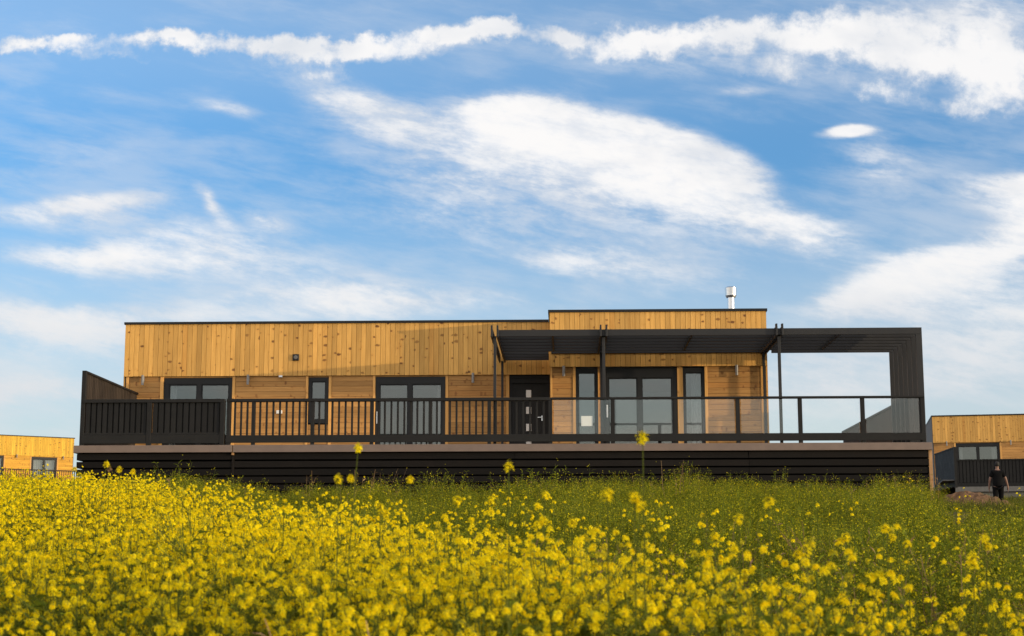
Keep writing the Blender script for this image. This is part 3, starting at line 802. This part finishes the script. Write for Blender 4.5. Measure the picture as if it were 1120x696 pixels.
def mustard(lod, rng, h, nb, heads=1.0, spread=.17, leaves=10, hs=.72):
    t = Tri(); lean = V(rng.normal(0, .05), rng.normal(0, .05), 0)
    def stem_pt(k): return V(0, 0, h * k) + lean * k * k * h * 1.2
    segs = 4 if lod == 0 else 2 if lod == 1 else 1
    for i in range(segs): ribbon(t, stem_pt(i / segs), stem_pt((i + 1) / segs), .0062 * (1 - .5 * i / segs), STEM, 2 if lod < 2 else 1)
    def head(c, ax):
        n0 = len(t.m)
        r = rng.uniform(.0105, .0172) * hs; flower_head(t, c, ax, r, r * rng.uniform(1.2, 1.9), lod, rng, hs * (1. if lod == 0 else 1.08))
        if rng.random() < .17:
            for n_ in range(n0, len(t.m)):
                if t.m[n_] == PETAL and rng.random() < .7: t.m[n_] = SEED if rng.random() < .5 else BUD
    head(stem_pt(1.) + V(0, 0, .012), V(lean[0], lean[1], 1))
    for b in range(nb):
        k = rng.uniform(.32, .84); a = rng.uniform(0, 6.28); L = rng.uniform(.16, .40) * (1.1 - .5 * k)
        s0 = stem_pt(k); d = V(math.cos(a), math.sin(a), 0) * rng.uniform(.35, 1.) * spread / .17
        s1 = s0 + d * L * .55 + V(0, 0, L * .6); s2 = s1 + d * L * .22 + V(0, 0, L * rng.uniform(.45, .9)); s2[2] = min(s2[2], h * rng.uniform(.74, 1.06)); s1[2] = min(s1[2], s2[2] - .03)
        ribbon(t, s0, s1, .0042, STEM, 1); ribbon(t, s1, s2, .0034, STEM, 1)
        if rng.random() < heads: head(s2, s2 - s1)
        if lod < 2:
            leafquad(t, s0, d + V(0, 0, .3), rng.uniform(.05, .11), rng.uniform(.012, .026), LEAF, rng)
            for _ in range(3 if lod == 0 else 1):      # pods along the branch
                pk = rng.uniform(0, 1); pp = s0 + (s1 - s0) * pk; leafquad(t, pp, V(rng.normal(), rng.normal(), 1.2), .03, .004, SEED, rng)
    for _ in range(leaves if lod < 2 else leaves // 2):
        k = rng.uniform(.08, .75); a = rng.uniform(0, 6.28)
        leafquad(t, stem_pt(k), V(math.cos(a), math.sin(a), rng.uniform(.1, .8)), rng.uniform(.07, .17) * (1.15 - .6 * k), rng.uniform(.018, .045), LEAF, rng)
    return t.arrays()

def weed(lod, rng, h, nb, dots, dot_mat=SEED, yellow=.25, dry=0.):
    """bushy wiry plant: thin branches, narrow leaves, specks of buds and small flowers"""
    t = Tri()
    for b in range(nb):
        a = rng.uniform(0, 6.28); tilt = rng.uniform(.05, .5); d = V(math.cos(a) * tilt, math.sin(a) * tilt, 1)
        L = h * rng.uniform(.6, 1.0); p0 = V(rng.normal(0, .04), rng.normal(0, .04), 0); p1 = p0 + unit(d) * L * .55; p2 = p1 + unit(d + V(rng.normal(0, .15), rng.normal(0, .15), .1)) * L * .45
        st = DRY if rng.random() < dry else STEM
        ribbon(t, p0, p1, .005, st, 1); ribbon(t, p1, p2, .0036, st, 1)
        for _ in range(dots):
            k = rng.uniform(.35, 1.02); base = p0 + (p1 - p0) * k / .55 if k < .55 else p1 + (p2 - p1) * (k - .55) / .45
            e = V(rng.normal(), rng.normal(), rng.uniform(-.1, 1.)); pos = base + unit(e) * rng.uniform(.01, .07)
            if rng.random() < .52:
                leafquad(t, base, e, rng.uniform(.03, .085), rng.uniform(.006, .015), LEAF if st == STEM else DRY, rng)
            else:
                s = rng.uniform(.0032, .0068); u = unit(rng.normal(0, 1, 3)); w = unit(np.cross(u, rng.normal(0, 1, 3)))
                t.quad(pos - u * s, pos - w * s, pos + u * s, pos + w * s, (PETAL if rng.random() < yellow else dot_mat))
    return t.arrays()

STANDS = {}
def scatter(name, protos, pts, scale, label, cat='', tilt=.07, mats=VEG_MATS):
    """all plants of one stand as ONE mesh: every prototype copied to its points"""
    qs, ms = [], []
    idx = RNG.integers(0, len(protos), len(pts))
    for k, (q, m) in enumerate(protos):
        sel = np.where(idx == k)[0]
        if not len(sel): continue
        n = len(sel); a = RNG.uniform(0, 2 * np.pi, n); c, s = np.cos(a), np.sin(a)
        sc = scale[sel]; P = q.reshape(-1, 3)
        x = P[:, 0][None] * c[:, None] - P[:, 1][None] * s[:, None]; y = P[:, 0][None] * s[:, None] + P[:, 1][None] * c[:, None]
        z = np.repeat(P[:, 2][None], n, 0)
        tx, ty = RNG.normal(0, tilt, n), RNG.normal(0, tilt, n)
        x = x + z * tx[:, None]; y = y + z * ty[:, None]
        W = np.stack([x, y, z], -1) * sc[:, None, None] + pts[sel][:, None, :]
        qs.append(W.reshape(-1, 3).astype(np.float32)); ms.append(np.tile(m, n))
    st = STANDS.setdefault((name, label, cat, tuple(mats)), ([], []))
    st[0].extend(qs); st[1].extend(ms)

def build_stand(key):
    name, label, cat, mats = key; qs, ms = STANDS[key]
    v = np.concatenate(qs); m = np.concatenate(ms); nq = len(m)
    me = bpy.data.meshes.new(name)
    me.vertices.add(len(v)); me.vertices.foreach_set('co', v.ravel())
    me.loops.add(nq * 4); me.loops.foreach_set('vertex_index', np.arange(nq * 4, dtype=np.int32))
    me.polygons.add(nq); me.polygons.foreach_set('loop_start', np.arange(0, nq * 4, 4, dtype=np.int32))
    for k in mats: me.materials.append(M[k])
    me.polygons.foreach_set('material_index', m.astype(np.int32))
    me.update(calc_edges=True)
    o = bpy.data.objects.new(name, me); COL.objects.link(o)
    tag(o, label, cat, kind='stuff')
    return o

# where the dense yellow stand ends, as distance from the photographer for each bearing x / y
BEAR = np.array([-.50, -.33, -.285, -.25, -.20, -.16, -.10, -.04, .03, .10, .18, .30, .45])
EDGE = np.array([36.2, 36.0, 30.0, 22.5, 16.8, 13.6, 12.0, 10.6, 9.0, 7.4, 6.2, 5.4, 5.2])
def vnoise(x, y, s, seed=0):
    xi, yi = np.floor(x * s), np.floor(y * s); fx_, fy_ = x * s - xi, y * s - yi
    h = lambda a, b: np.modf(np.abs(np.sin(a * 127.1 + b * 311.7 + seed * 17.3) * 43758.5453))[0]
    fx_, fy_ = fx_ * fx_ * (3 - 2 * fx_), fy_ * fy_ * (3 - 2 * fy_)
    return (h(xi, yi) * (1 - fx_) + h(xi + 1, yi) * fx_) * (1 - fy_) + (h(xi, yi + 1) * (1 - fx_) + h(xi + 1, yi + 1) * fx_) * fy_
def yellow_mask(x, y):
    e = np.interp(x / y, BEAR, EDGE) * (1 + .30 * (vnoise(x, y, .45, 3) - .5))
    return np.clip((e - y) / (.10 * e) + .5, 0, 1)
def points(n_per, y0, y1, seed):
    rng = np.random.default_rng(seed)
    A = (y1 - y0) * ((.43 * y1 + 1.2) + (.36 * y1 + 1.2)); n = int(n_per * A)
    x = rng.uniform(-.43 * y1 - 1.2, .36 * y1 + 1.2, n); y = rng.uniform(y0, y1, n)
    k = (x > -.43 * y - 1.2) & (x < .36 * y + 1.2)
    return x[k], y[k], rng
def place(x, y): return np.stack([x, y, ground(x, y) - .01], -1)

prng = np.random.default_rng(5)
MU = {l: [mustard(l, prng, prng.uniform(.66, .86), int(prng.integers(13, 21)), 1., .25, 14) for _ in range(n)] for l, n in ((0, 12), (1, 10), (2, 8))}
MU_SPARSE = {l: [mustard(l, prng, prng.uniform(.6, .85), int(prng.integers(3, 8)), .8, .14, 7, .9) for _ in range(8)] for l in (0, 1, 2)}
WD = [weed(1, prng, prng.uniform(.5, .70), 13, 24, yellow=.26) for _ in range(12)]
WDL = [weed(1, prng, prng.uniform(.42, .6), 9, 26, yellow=.20) for _ in range(8)]
WDRY = [weed(1, prng, prng.uniform(.5, .75), 5, 7, yellow=.05, dry=.8) for _ in range(6)]

def stand(y0, y1, dens, lod, seed, name):
    x, y, rng = points(dens, y0, y1, seed); k = rng.random(len(x)) < yellow_mask(x, y) * (.55 + .8 * vnoise(x, y, .9, 9)) * np.interp(x / y, (-.2, .02, .12, .3), (1., .85, .55, .42)) * np.clip(.55 + .45 * (y - 4.5) / 4, .5, 1)
    x, y = x[k], y[k]; pts = place(x, y)
    sc = rng.normal(1., .10, len(x)) * (.90 + .2 * vnoise(x, y, .5, 4)) * np.clip(.74 + .26 * (y - 3) / 3, .7, 1)
    scatter(name, MU[lod], pts, sc, 'dense yellow mustard in full bloom filling the foreground', 'flowers')
stand(2.6, 9.5, 30, 0, 1, 'mustard_flowers')
stand(9.5, 20, 24, 1, 2, 'mustard_flowers')
stand(20, 36.1, 18, 2, 3, 'mustard_flowers')

# scattered blooms in the green beyond the edge
def sparse(y0, y1, dens, lod, seed):
    x, y, rng = points(dens, y0, y1, seed); e = np.interp(x / y, BEAR, EDGE)
    p = (1 - yellow_mask(x, y)) * np.clip(1.2 - (y - e) / (e * 1.1), .05, 1) * (.25 + 1.2 * vnoise(x, y, .9, 21))
    k = rng.random(len(x)) < p; x, y = x[k], y[k]
    scatter('mustard_flowers', MU_SPARSE[lod], place(x, y), rng.normal(.95, .13, len(x)), 'scattered mustard blooms among the green weeds', 'flowers')
sparse(4, 10, 9., 0, 31); sparse(10, 20, 4.5, 1, 32); sparse(20, 36, 1.6, 2, 33)

# green weeds from the middle ground up to the deck, thinner under the flowers
def weeds(y0, y1, dens, seed, protos, name='weeds', hmul=1.):
    x, y, rng = points(dens, y0, y1, seed); ym = yellow_mask(x, y)
    bare = vnoise(x, y, .55, 40)
    e_ = np.interp(x / y, BEAR, EDGE)
    strip = (np.abs(y - e_ * 1.10 - .5) < .10 * e_) & (vnoise(x, y, .5, 61) > .52)
    p = (1 - .6 * ym) * np.where((bare > .80) | strip, .10, 1.)
    right = np.clip((x / y - .222) / .02, 0, 1) * np.clip((y - 20) / 5, 0, 1)      # short sward beyond the right end
    k = (rng.random(len(x)) < p * (1 - .9 * right)) & (y < 36.25)
    x, y, right = x[k], y[k], right[k]
    sc = rng.normal(1., .13, len(x)) * (.62 + .50 * vnoise(x, y, .35, 8) + .24 * vnoise(x, y, 1.4, 18)) * hmul * (1 - .5 * right)
    scatter(name, protos, place(x, y), sc, 'green weeds and unopened mustard growing up to the deck', 'weeds', .1)
weeds(5, 14, 14, 51, WDL + WD[:6]); weeds(14, 25, 15, 52, WD); weeds(25, 36.3, 15, 53, WD, hmul=1.05)
weeds(4.5, 16, 4.0, 54, WDRY)
weeds(28, 36.3, 2.0, 55, WDRY[:3] + WD[:8], hmul=1.30)

# tall dark weeds at the right end of the skirting
x = RNG.uniform(7.1, 8.35, 46); y = RNG.uniform(35.2, 36.2, 46)
scatter('weeds', WD + WDRY[:3], place(x, y), RNG.normal(1.12, .25, 46), 'taller bushy weeds against the right end of the skirting', 'weeds', .1)

# short grass further off
def grass():
    t = Tri(); rng = np.random.default_rng(8); pr_ = []
    for _ in range(6):
        t = Tri()
        for _ in range(16):
            b = V(rng.normal(0, .10), rng.normal(0, .10), 0); a = rng.uniform(0, 6.28); h = rng.uniform(.08, .26); d = V(math.cos(a), math.sin(a), 0)
            s = V(-d[1], d[0], 0) * .006; m1 = b + d * h * .2 + V(0, 0, h * .6); m2 = b + d * h * .5 + V(0, 0, h)
            t.quad(b - s, b + s, m1 + s, m1 - s, 0); t.quad(m1 - s, m1 + s, m2 + s * .2, m2 - s * .2, 0)
        pr_.append(t.arrays())
    x = np.concatenate([RNG.uniform(8.2, 30, 9000), RNG.uniform(-30, 28, 3500), RNG.uniform(-45, -12, 2500)])
    y = np.concatenate([RNG.uniform(24, 82, 9000), RNG.uniform(16, 36, 3500), RNG.uniform(36, 108, 2500)])
    k = ~((x > DX0) & (x < DX1) & (y > YF) & (y < 48)) & (x < .5 * y + 4)
    x, y = x[k], y[k]
    scatter('grass', pr_, place(x, y), RNG.uniform(.6, 1.35, len(x)), 'short rough grass around the houses', 'grass', .1, ['grass'])
    x = RNG.uniform(8.6, 27, 2600); y = RNG.uniform(33, 80, 2600); k = vnoise(x, y, .2, 77) > .42; x, y = x[k], y[k]
    scatter('weeds', WD[:6] + WDRY, place(x, y), RNG.uniform(.35, .8, len(x)), 'low weeds in the grass beyond the right end of the deck', 'weeds', .1)
grass()

for key in STANDS: build_stand(key)

# tall single flower stalks that stand out of the field
def stalk(px, py, Y, label, size=.024, lean=0., extra=(), brown=False):
    rng = np.random.default_rng(int(px * 7 + py))
    top = at(px, py, Y); bx, by = top[0] - lean, Y + .02; bz = float(ground(bx, by)) - .02
    o = thing('mustard_stalk', label, 'flower', (bx, by, bz), 0, 'tall mustard stalks above the field')
    def part(name, tri, parent):
        q, m = tri.arrays(); me = bpy.data.meshes.new(name)
        v = q.reshape(-1, 3); me.from_pydata(v.tolist(), [], [tuple(range(4 * i, 4 * i + 4)) for i in range(len(q))])
        for k in VEG_MATS: me.materials.append(M[k])
        me.polygons.foreach_set('material_index', m); me.update()
        p = bpy.data.objects.new(name, me); COL.objects.link(p); p.parent = parent; return p
    H = V(top[0] - bx, top[1] - by, top[2] - bz)
    def pt(k): return V(H[0] * k ** 1.8, H[1] * k, H[2] * k)
    t = Tri()
    for i in range(7): ribbon(t, pt(i / 7), pt((i + 1) / 7), .0076 - .0036 * i / 7, STEM, 2)
    st = part('stem', t, o)
    t = Tri()
    for i in range(9):
        k = rng.uniform(.1, .6); a = rng.uniform(0, 6.28); leafquad(t, pt(k), V(math.cos(a), math.sin(a), .5), rng.uniform(.08, .16), rng.uniform(.02, .04), LEAF, rng)
    part('leaves', t, o)
    heads = [(0, 0, size)] + [(dx, dz, s) for dx, dz, s in extra]
    for dx, dz, s in heads:
        c = H + V(dx, 0, dz); ax = V(H[0] * .6 + dx, 0, 1.)
        t = Tri()
        raceme(t, c, ax, s, rng)
        if brown: t.m = [DRY if m == PETAL else m for m in t.m]
        part('blossom', t, o)
        if dx or dz:
            k = .82; t = Tri(); m1 = pt(k) + (c - pt(k)) * .6 + V(dx * .1, 0, 0); ribbon(t, pt(k), m1, .0035, STEM, 2); ribbon(t, m1, c, .003, STEM, 2); part('branch', t, o)
    return o
STALKS = [
    (703, 478, 5.6, 'tallest mustard stalk, bloom level with the deck edge', dict(size=.023)),
    (392, 489, 6.6, 'tall leaning mustard stalk reaching up the black skirting, left half', dict(size=.017, lean=.07, extra=((-.03, -.13, .014),))),
    (370, 523, 6.6, 'mustard bloom just left of the leaning stalk', dict(size=.018)),
    (556.5, 510, 6.0, 'single mustard bloom against the skirting below the front door', dict(size=.018)),
    (448.5, 524, 7.0, 'small mustard bloom at the skirting foot below the middle sliding door', dict(size=.016)),
    (664.5, 539.5, 5.2, 'round mustard bloom left of the close pair under the tallest stalk', dict(size=.021)),
    (694, 543, 5.2, 'close pair of mustard blooms under the tallest stalk', dict(size=.018, extra=((.018, -.028, .018),))),
    (841, 548.5, 5.6, 'lone mustard bloom standing in the green below the pergola post', dict(size=.021)),
    (808, 567, 6.2, 'mustard bloom lower left of the lone one below the pergola post', dict(size=.020)),
    (782, 586, 6.5, 'side leaning mustard bloom among green weeds below the glass railing', dict(size=.018, lean=-.06)),
    (597, 541, 7.5, 'slanting mustard bloom in the green below the entrance', dict(size=.019, lean=.06, extra=((-.04, -.05, .014),))),
    (625.5, 571, 6.6, 'straight slim mustard stalk in the green below the tall notice window', dict(size=.019)),
    (595.5, 569, 6.8, 'twin headed mustard stalk left of the slim one', dict(size=.018, extra=((-.03, -.02, .02),))),
    (500, 546.5, 7.2, 'broad mustard bloom below the deck, right of the middle sliding door', dict(size=.020)),
    (537.5, 546, 8.0, 'small mustard bloom below the deck beside the entrance', dict(size=.018)),
    (416, 554, 7.5, 'mustard bloom at the field edge below the leaning stalk', dict(size=.019, extra=((.03, -.03, .016),))),
    (116.5, 507.5, 9.5, 'highest mustard bloom at the left end of the skirting', dict(size=.017, lean=.08)),
    (119.8, 512.5, 10.5, 'withered brownish seed head at the left end of the skirting', dict(size=.016, brown=True)),
    (131, 513, 9.8, 'mustard bloom right of the brown seed head', dict(size=.017)),
    (145.5, 515.5, 9.9, 'rightmost of the blooms at the left end of the skirting', dict(size=.015)),
    (93, 521, 9.0, 'slanting bloom at the corner of the deck', dict(size=.020, lean=.12)),
    (81.6, 513, 10., 'slim bloom between the golden house and the deck', dict(size=.014)),
    (1077, 588, 6.8, 'tall two headed mustard stalk below the dirt heap', dict(size=.020, extra=((.012, -.035, .016),))),
    (1063.5, 608, 6.3, 'thick mustard bloom left of the two headed stalk at the right', dict(size=.021, extra=((0, -.03, .020),))),
    (969, 577, 7.6, 'mustard bloom in the green below the pergola columns', dict(size=.019, extra=((.03, -.045, .02),))),
    (925.5, 587, 7.4, 'mustard bloom in the green below the right glass panels', dict(size=.020, extra=((-.03, -.02, .016),))),
    (992.5, 594, 7.2, 'round mustard bloom below the right end of the skirting', dict(size=.018)),
    (882, 600, 6.0, 'large ragged mustard bloom in the green below the glass railing', dict(size=.024, extra=((-.03, -.02, .018),))),
]
for px, py, Y, lab, kw in STALKS: stalk(px, py, Y, lab, **kw)

# ------------------------------------------------------------------ light: low sun from the right, slightly behind the photographer
SUN_EL, SUN_AZ = R(3.85), R(68.9)          # azimuth from -Y towards +X
sdir = Vector((math.sin(SUN_AZ) * math.cos(SUN_EL), -math.cos(SUN_AZ) * math.cos(SUN_EL), math.sin(SUN_EL)))
sl = bpy.data.lights.new('sun', 'SUN'); sl.energy = 3.3; sl.angle = R(.55); sl.color = (1.0, .80, .52)
so = bpy.data.objects.new('sun', sl); COL.objects.link(so); so.rotation_euler = sdir.to_track_quat('Z', 'Y').to_euler(); so.location = (30, -10, 30)

# ------------------------------------------------------------------ sky with clouds
SKY_STR = .15
def build_world():
    w = bpy.data.worlds.new('World'); S.world = w; w.use_nodes = True
    nt = NT(w.node_tree); nt.n.clear()
    out = nt.node('ShaderNodeOutputWorld'); bg = nt.node('ShaderNodeBackground'); bg.inputs[1].default_value = SKY_STR
    sky = nt.node('ShaderNodeTexSky', sky_type='NISHITA'); sky.sun_disc = False
    sky.sun_elevation = SUN_EL; sky.sun_rotation = math.atan2(sdir.x, sdir.y)
    sky.air_density = 1.0; sky.dust_density = .6; sky.ozone_density = 2.0; sky.altitude = 200
    tc = nt.node('ShaderNodeTexCoord'); d = tc.outputs['Generated']; x, y, z = nt.sep(d)
    # sky colour: Nishita brightened and cooled a little
    col = nt.vmath('MULTIPLY', sky.outputs[0], SKY_TINT)
    hz = nt.mrange(z, .235, .35, 0., 1., True)
    col = nt.vmath('MULTIPLY', col, nt.mix(hz, SKY_LOW, SKY_HIGH))
    # directions as u = x / y, v = z / y in front (chart of the northern sky)
    yy = nt.math('MAXIMUM', y, .08); u = nt.math('DIVIDE', x, yy); v = nt.math('DIVIDE', z, yy)
    P = nt.comb(nt.math('MULTIPLY', u, 10.), nt.math('MULTIPLY', v, 10.), 0.)
    soft = nt.vmath('SUBTRACT', nt.noise(nt.vmath('MULTIPLY', P, (1., 1.9, 1.)), .8, 3, .45, out=1), (.5, .5, .5))
    puff = nt.vmath('SUBTRACT', nt.noise(P, 5.2, 5, .6, out=1), (.5, .5, .5))
    Psoft = nt.vmath('ADD', P, nt.vmath('MULTIPLY', soft, (.45, .26, 0.)))
    Ppuff = nt.vmath('ADD', nt.vmath('ADD', P, nt.vmath('MULTIPLY', puff, (.26, .26, 0.))), nt.vmath('MULTIPLY', soft, (.2, .16, 0.)))
    acc = {'s': None, 'p': None}
    for (cx, cy, rx_, ry_, ang, stg, sf, kind) in CLOUDS:
        c = at(cx, cy, 1.); k = 10 / F_PX; lens = kind == 'l'; ch = 'p' if kind == 'p' else 's'
        mp = nt.node('ShaderNodeMapping', vector_type='TEXTURE')
        nt.put(mp.inputs['Vector'], Ppuff if kind == 'p' else Psoft)
        mp.inputs['Location'].default_value = (c[0] * 10, c[2] * 10, 0); mp.inputs['Rotation'].default_value = (0, 0, R(-ang)); mp.inputs['Scale'].default_value = (rx_ * k, ry_ * k, 1)
        lv = mp.outputs[0]
        if lens:                                  # lens cloud: firm upper edge, long soft underside
            a_, b_, _ = nt.sep(lv)
            b_ = nt.math('ADD', nt.math('MAXIMUM', b_, 0.), nt.math('MULTIPLY', nt.math('MINIMUM', b_, 0.), .62))
            lv = nt.comb(a_, b_, 0.)
        e = nt.mrange(nt.vmath('LENGTH', lv), 1.0, 1.0 - sf, 0., stg, True)
        inv = nt.math('SUBTRACT', 1., e)
        acc[ch] = inv if acc[ch] is None else nt.math('MULTIPLY', acc[ch], inv)
    fs, fp_ = nt.math('SUBTRACT', 1., acc['s']), nt.math('SUBTRACT', 1., acc['p'])
    # fibres drawn out along the wind, falling to the right
    rot = nt.node('ShaderNodeMapping'); nt.put(rot.inputs['Vector'], P); rot.inputs['Rotation'].default_value = (0, 0, R(11)); rot.inputs['Scale'].default_value = (1, 1, 1)
    fib = nt.noise(nt.vmath('MULTIPLY', rot.outputs[0], (.8, 3.4, 1.)), 2.0, 7, .62, .25)
    fine = nt.noise(nt.vmath('MULTIPLY', rot.outputs[0], (1.4, 3.0, 1.)), 5.5, 6, .65)
    t1 = nt.math('ADD', nt.math('MULTIPLY', nt.math('SUBTRACT', fib, .5), .7), nt.math('MULTIPLY', nt.math('SUBTRACT', fine, .5), .55))
    edge = nt.math('MULTIPLY', nt.math('MULTIPLY', fs, nt.math('SUBTRACT', 1.25, fs)), 2.6, clamp=True)
    ds = nt.mrange(nt.math('ADD', fs, nt.math('MULTIPLY', t1, edge)), .02, 1.06, 0., 1., True)
    ds = nt.math('MULTIPLY', ds, nt.mrange(nt.math('ADD', fib, nt.math('MULTIPLY', nt.math('SUBTRACT', fine, .5), .6)), .34, .56, nt.mrange(fs, .5, .95, .70, .93), 1.))
    bil = nt.noise(P, 5.0, 7, .66); bil2 = nt.noise(P, 1.7, 4, .6)
    t2 = nt.math('ADD', nt.math('MULTIPLY', nt.math('SUBTRACT', bil, .5), 1.25), nt.math('MULTIPLY', nt.math('SUBTRACT', bil2, .5), .55))
    dp = nt.math('MULTIPLY', nt.mrange(nt.math('ADD', fp_, nt.math('MULTIPLY', t2, nt.math('MINIMUM', 1., nt.math('MULTIPLY', fp_, 3.)))), .20, .92, 0., 1., True), .96)
    dens = nt.math('SUBTRACT', 1., nt.math('MULTIPLY', nt.math('SUBTRACT', 1., ds), nt.math('SUBTRACT', 1., dp)), clamp=True)
    # thin high veil
    veil = nt.noise(nt.vmath('MULTIPLY', P, (.7, 1.7, 1.)), .8, 5, .5)
    veil = nt.math('ADD', veil, nt.math('MULTIPLY', nt.math('SUBTRACT', fib, .5), .55))
    veil = nt.math('MULTIPLY', nt.mrange(veil, .40, .72, 0., .56, True), nt.mrange(z, .10, .30, 1., .5))
    low = nt.mrange(z, .28, .08, 0., .66, True)
    dens = nt.math('SUBTRACT', 1., nt.math('MULTIPLY', nt.math('MULTIPLY', nt.math('SUBTRACT', 1., dens), nt.math('SUBTRACT', 1., veil)), nt.math('SUBTRACT', 1., low)))
    # the rest of the dome: loose banks of cloud
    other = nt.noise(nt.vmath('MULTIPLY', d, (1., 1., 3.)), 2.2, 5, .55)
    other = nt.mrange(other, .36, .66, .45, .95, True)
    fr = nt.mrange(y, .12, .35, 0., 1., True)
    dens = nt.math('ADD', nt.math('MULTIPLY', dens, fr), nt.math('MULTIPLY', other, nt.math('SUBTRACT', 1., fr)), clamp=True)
    # cloud colour: whiter where thick, greyer below
    shade = nt.math('ADD', nt.noise(nt.vmath('MULTIPLY', Psoft, (1., 1.8, 1.)), 1.3, 4), nt.mrange(dens, .35, .95, -.22, .10))
    cc = nt.mix(nt.mrange(shade, .35, .65), C_GREY, C_WHITE)
    cc = nt.mix(nt.mrange(z, .10, .22, 1., 0., True), cc, C_LOW)
    fin = nt.mix(dens, col, cc)
    fin = nt.vmath('MULTIPLY', fin, nt.mix(fr, BACK_FILL, (1., 1., 1.)))  # added fill: sky behind the camera brightened and warmed to lift the shaded facade
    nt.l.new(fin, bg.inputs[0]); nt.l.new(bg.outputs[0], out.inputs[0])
SKY_TINT = (1.8, 2.9, 3.9); SKY_LOW = (.58, .655, .73); SKY_HIGH = (1.45, .93, .81)
C_WHITE = (6.5, 6.4, 6.35); C_GREY = (4.9, 5.1, 5.45); C_LOW = (4.95, 5.1, 5.3); BACK_FILL = (2.05, 1.78, 1.50)
# cx, cy, rx, ry, tilt (degrees, + falls to the right), strength, softness, s(oft) or p(uffy)
CLOUDS = [
    # long torn band across the top
    (40, 50, 130, 20, -3, .9, 1., 'p'), (185, 46, 120, 22, 1, .95, 1., 'p'), (280, 50, 130, 24, 1, .9, 1., 'p'), (350, 48, 90, 20, 2, .8, 1., 'p'), (400, 50, 110, 23, -6, .9, 1., 'p'), (495, 37, 100, 24, -10, 1., 1., 'p'),
    (546, 28, 46, 22, 0, 1., .9, 'p'), (612, 41, 75, 21, 6, .95, 1., 'p'), (705, 44, 115, 32, 2, 1., 1., 'p'), (800, 44, 110, 32, -2, 1., 1., 'p'), (905, 46, 120, 42, 2, 1., 1., 'p'), (1000, 58, 110, 50, 8, .95, 1., 'p'), (1090, 78, 110, 74, 20, .9, 1., 'p'),
    (640, 60, 110, 18, 0, .5, 1., 'p'), (335, 74, 100, 22, 6, .55, 1., 'p'), (850, 76, 110, 26, 4, .6, 1., 'p'), (960, 98, 90, 28, 10, .6, 1., 'p'), (1062, 118, 80, 24, 0, .6, 1., 'p'), (960, 26, 180, 34, 0, .7, 1., 'p'), (1085, 40, 130, 60, 0, .8, 1., 'p'), (450, 60, 90, 16, -4, .5, 1., 'p'), (120, 62, 120, 14, 4, .4, 1., 'p'),
    (1060, 8, 240, 56, 0, .75, 1., 's'), (520, 44, 240, 34, -4, .35, 1., 's'), (900, 62, 240, 60, 4, .45, 1., 's'), (300, 74, 170, 30, 10, .25, 1., 's'), (720, 66, 170, 34, 0, .35, 1., 's'),
    # big smooth lens in the middle
    (678, 158, 205, 58, 14, 1., .7, 'l'), (560, 132, 130, 46, 4, .95, .75, 'l'), (392, 112, 125, 32, 17, .80, .95, 'l'), (440, 135, 120, 40, 20, .55, 1., 's'), (770, 180, 120, 52, 22, 1., .75, 'l'), (860, 240, 140, 34, 12, .9, .9, 'l'), (560, 198, 330, 85, 12, .62, 1., 's'), (700, 215, 220, 60, 14, .5, 1., 's'), (640, 150, 150, 40, 8, .8, .8, 's'), (245, 116, 66, 20, 12, .5, 1., 's'),
    # small lens, right
    (930, 143, 48, 8, 1, 1., .7, 's'), (934, 140, 34, 7, 2, .9, .8, 's'), (968, 168, 60, 42, 30, .38, 1., 's'), (808, 98, 46, 11, 3, .5, 1., 's'),
    # right bank
    (1110, 200, 95, 32, -4, .95, .8, 'l'), (1110, 250, 90, 50, -20, .9, .9, 's'), (1020, 296, 150, 36, -9, .95, .8, 'l'), (935, 320, 90, 22, -12, .75, .95, 'l'), (1060, 350, 240, 90, 0, .6, 1., 's'), (1110, 345, 60, 14, 0, .6, 1., 's'),
    # wisps, left
    (85, 226, 160, 20, -6, .9, .95, 'l'), (238, 220, 60, 15, 42, .8, 1., 's'), (300, 238, 50, 22, 40, .5, 1., 's'), (110, 280, 190, 30, -3, .85, 1., 's'), (210, 272, 140, 46, 0, .45, 1., 's'),
    (300, 290, 260, 50, 6, .35, 1., 's'), (60, 170, 180, 60, -6, .22, 1., 's'), (980, 190, 160, 70, 20, .28, 1., 's'), (720, 290, 240, 50, 4, .35, 1., 's'), (200, 255, 240, 60, 4, .35, 1., 's'), (480, 240, 260, 50, 10, .35, 1., 's'),
    # low banks
    (50, 342, 140, 26, 4, .95, .95, 'l'), (20, 425, 170, 34, 0, .9, 1., 's'), (100, 370, 220, 60, 0, .45, 1., 's'), (1070, 400, 160, 60, 0, .6, 1., 's'), (400, 328, 270, 40, 0, .85, 1., 's'), (160, 350, 240, 40, 0, .55, 1., 's'), (640, 284, 140, 24, 5, .5, 1., 's'), (900, 420, 200, 80, 0, .7, 1., 's'),
]
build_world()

# ------------------------------------------------------------------ camera and output
cd = bpy.data.cameras.new('camera'); cam = bpy.data.objects.new('camera', cd); COL.objects.link(cam)
cd.sensor_width = 36; cd.sensor_fit = 'HORIZONTAL'; cd.lens = 36 * F_PX / PW; cd.clip_start = .1; cd.clip_end = 6000
m3 = Matrix((rt.tolist(), up.tolist(), (-fw).tolist())).transposed()
cam.matrix_world = m3.to_4x4()
cd.dof.use_dof = True; cd.dof.focus_distance = 37.5; cd.dof.aperture_fstop = 5.6
S.camera = cam
vs = S.view_settings; vs.view_transform = 'Standard'; vs.look = 'None'; vs.exposure = 0.0; vs.gamma = 1.0; vs.use_curve_mapping = False
S.render.resolution_x, S.render.resolution_y = 1024, 636
S.cycles.max_bounces = 8; S.cycles.transparent_max_bounces = 16; S.cycles.use_denoising = True
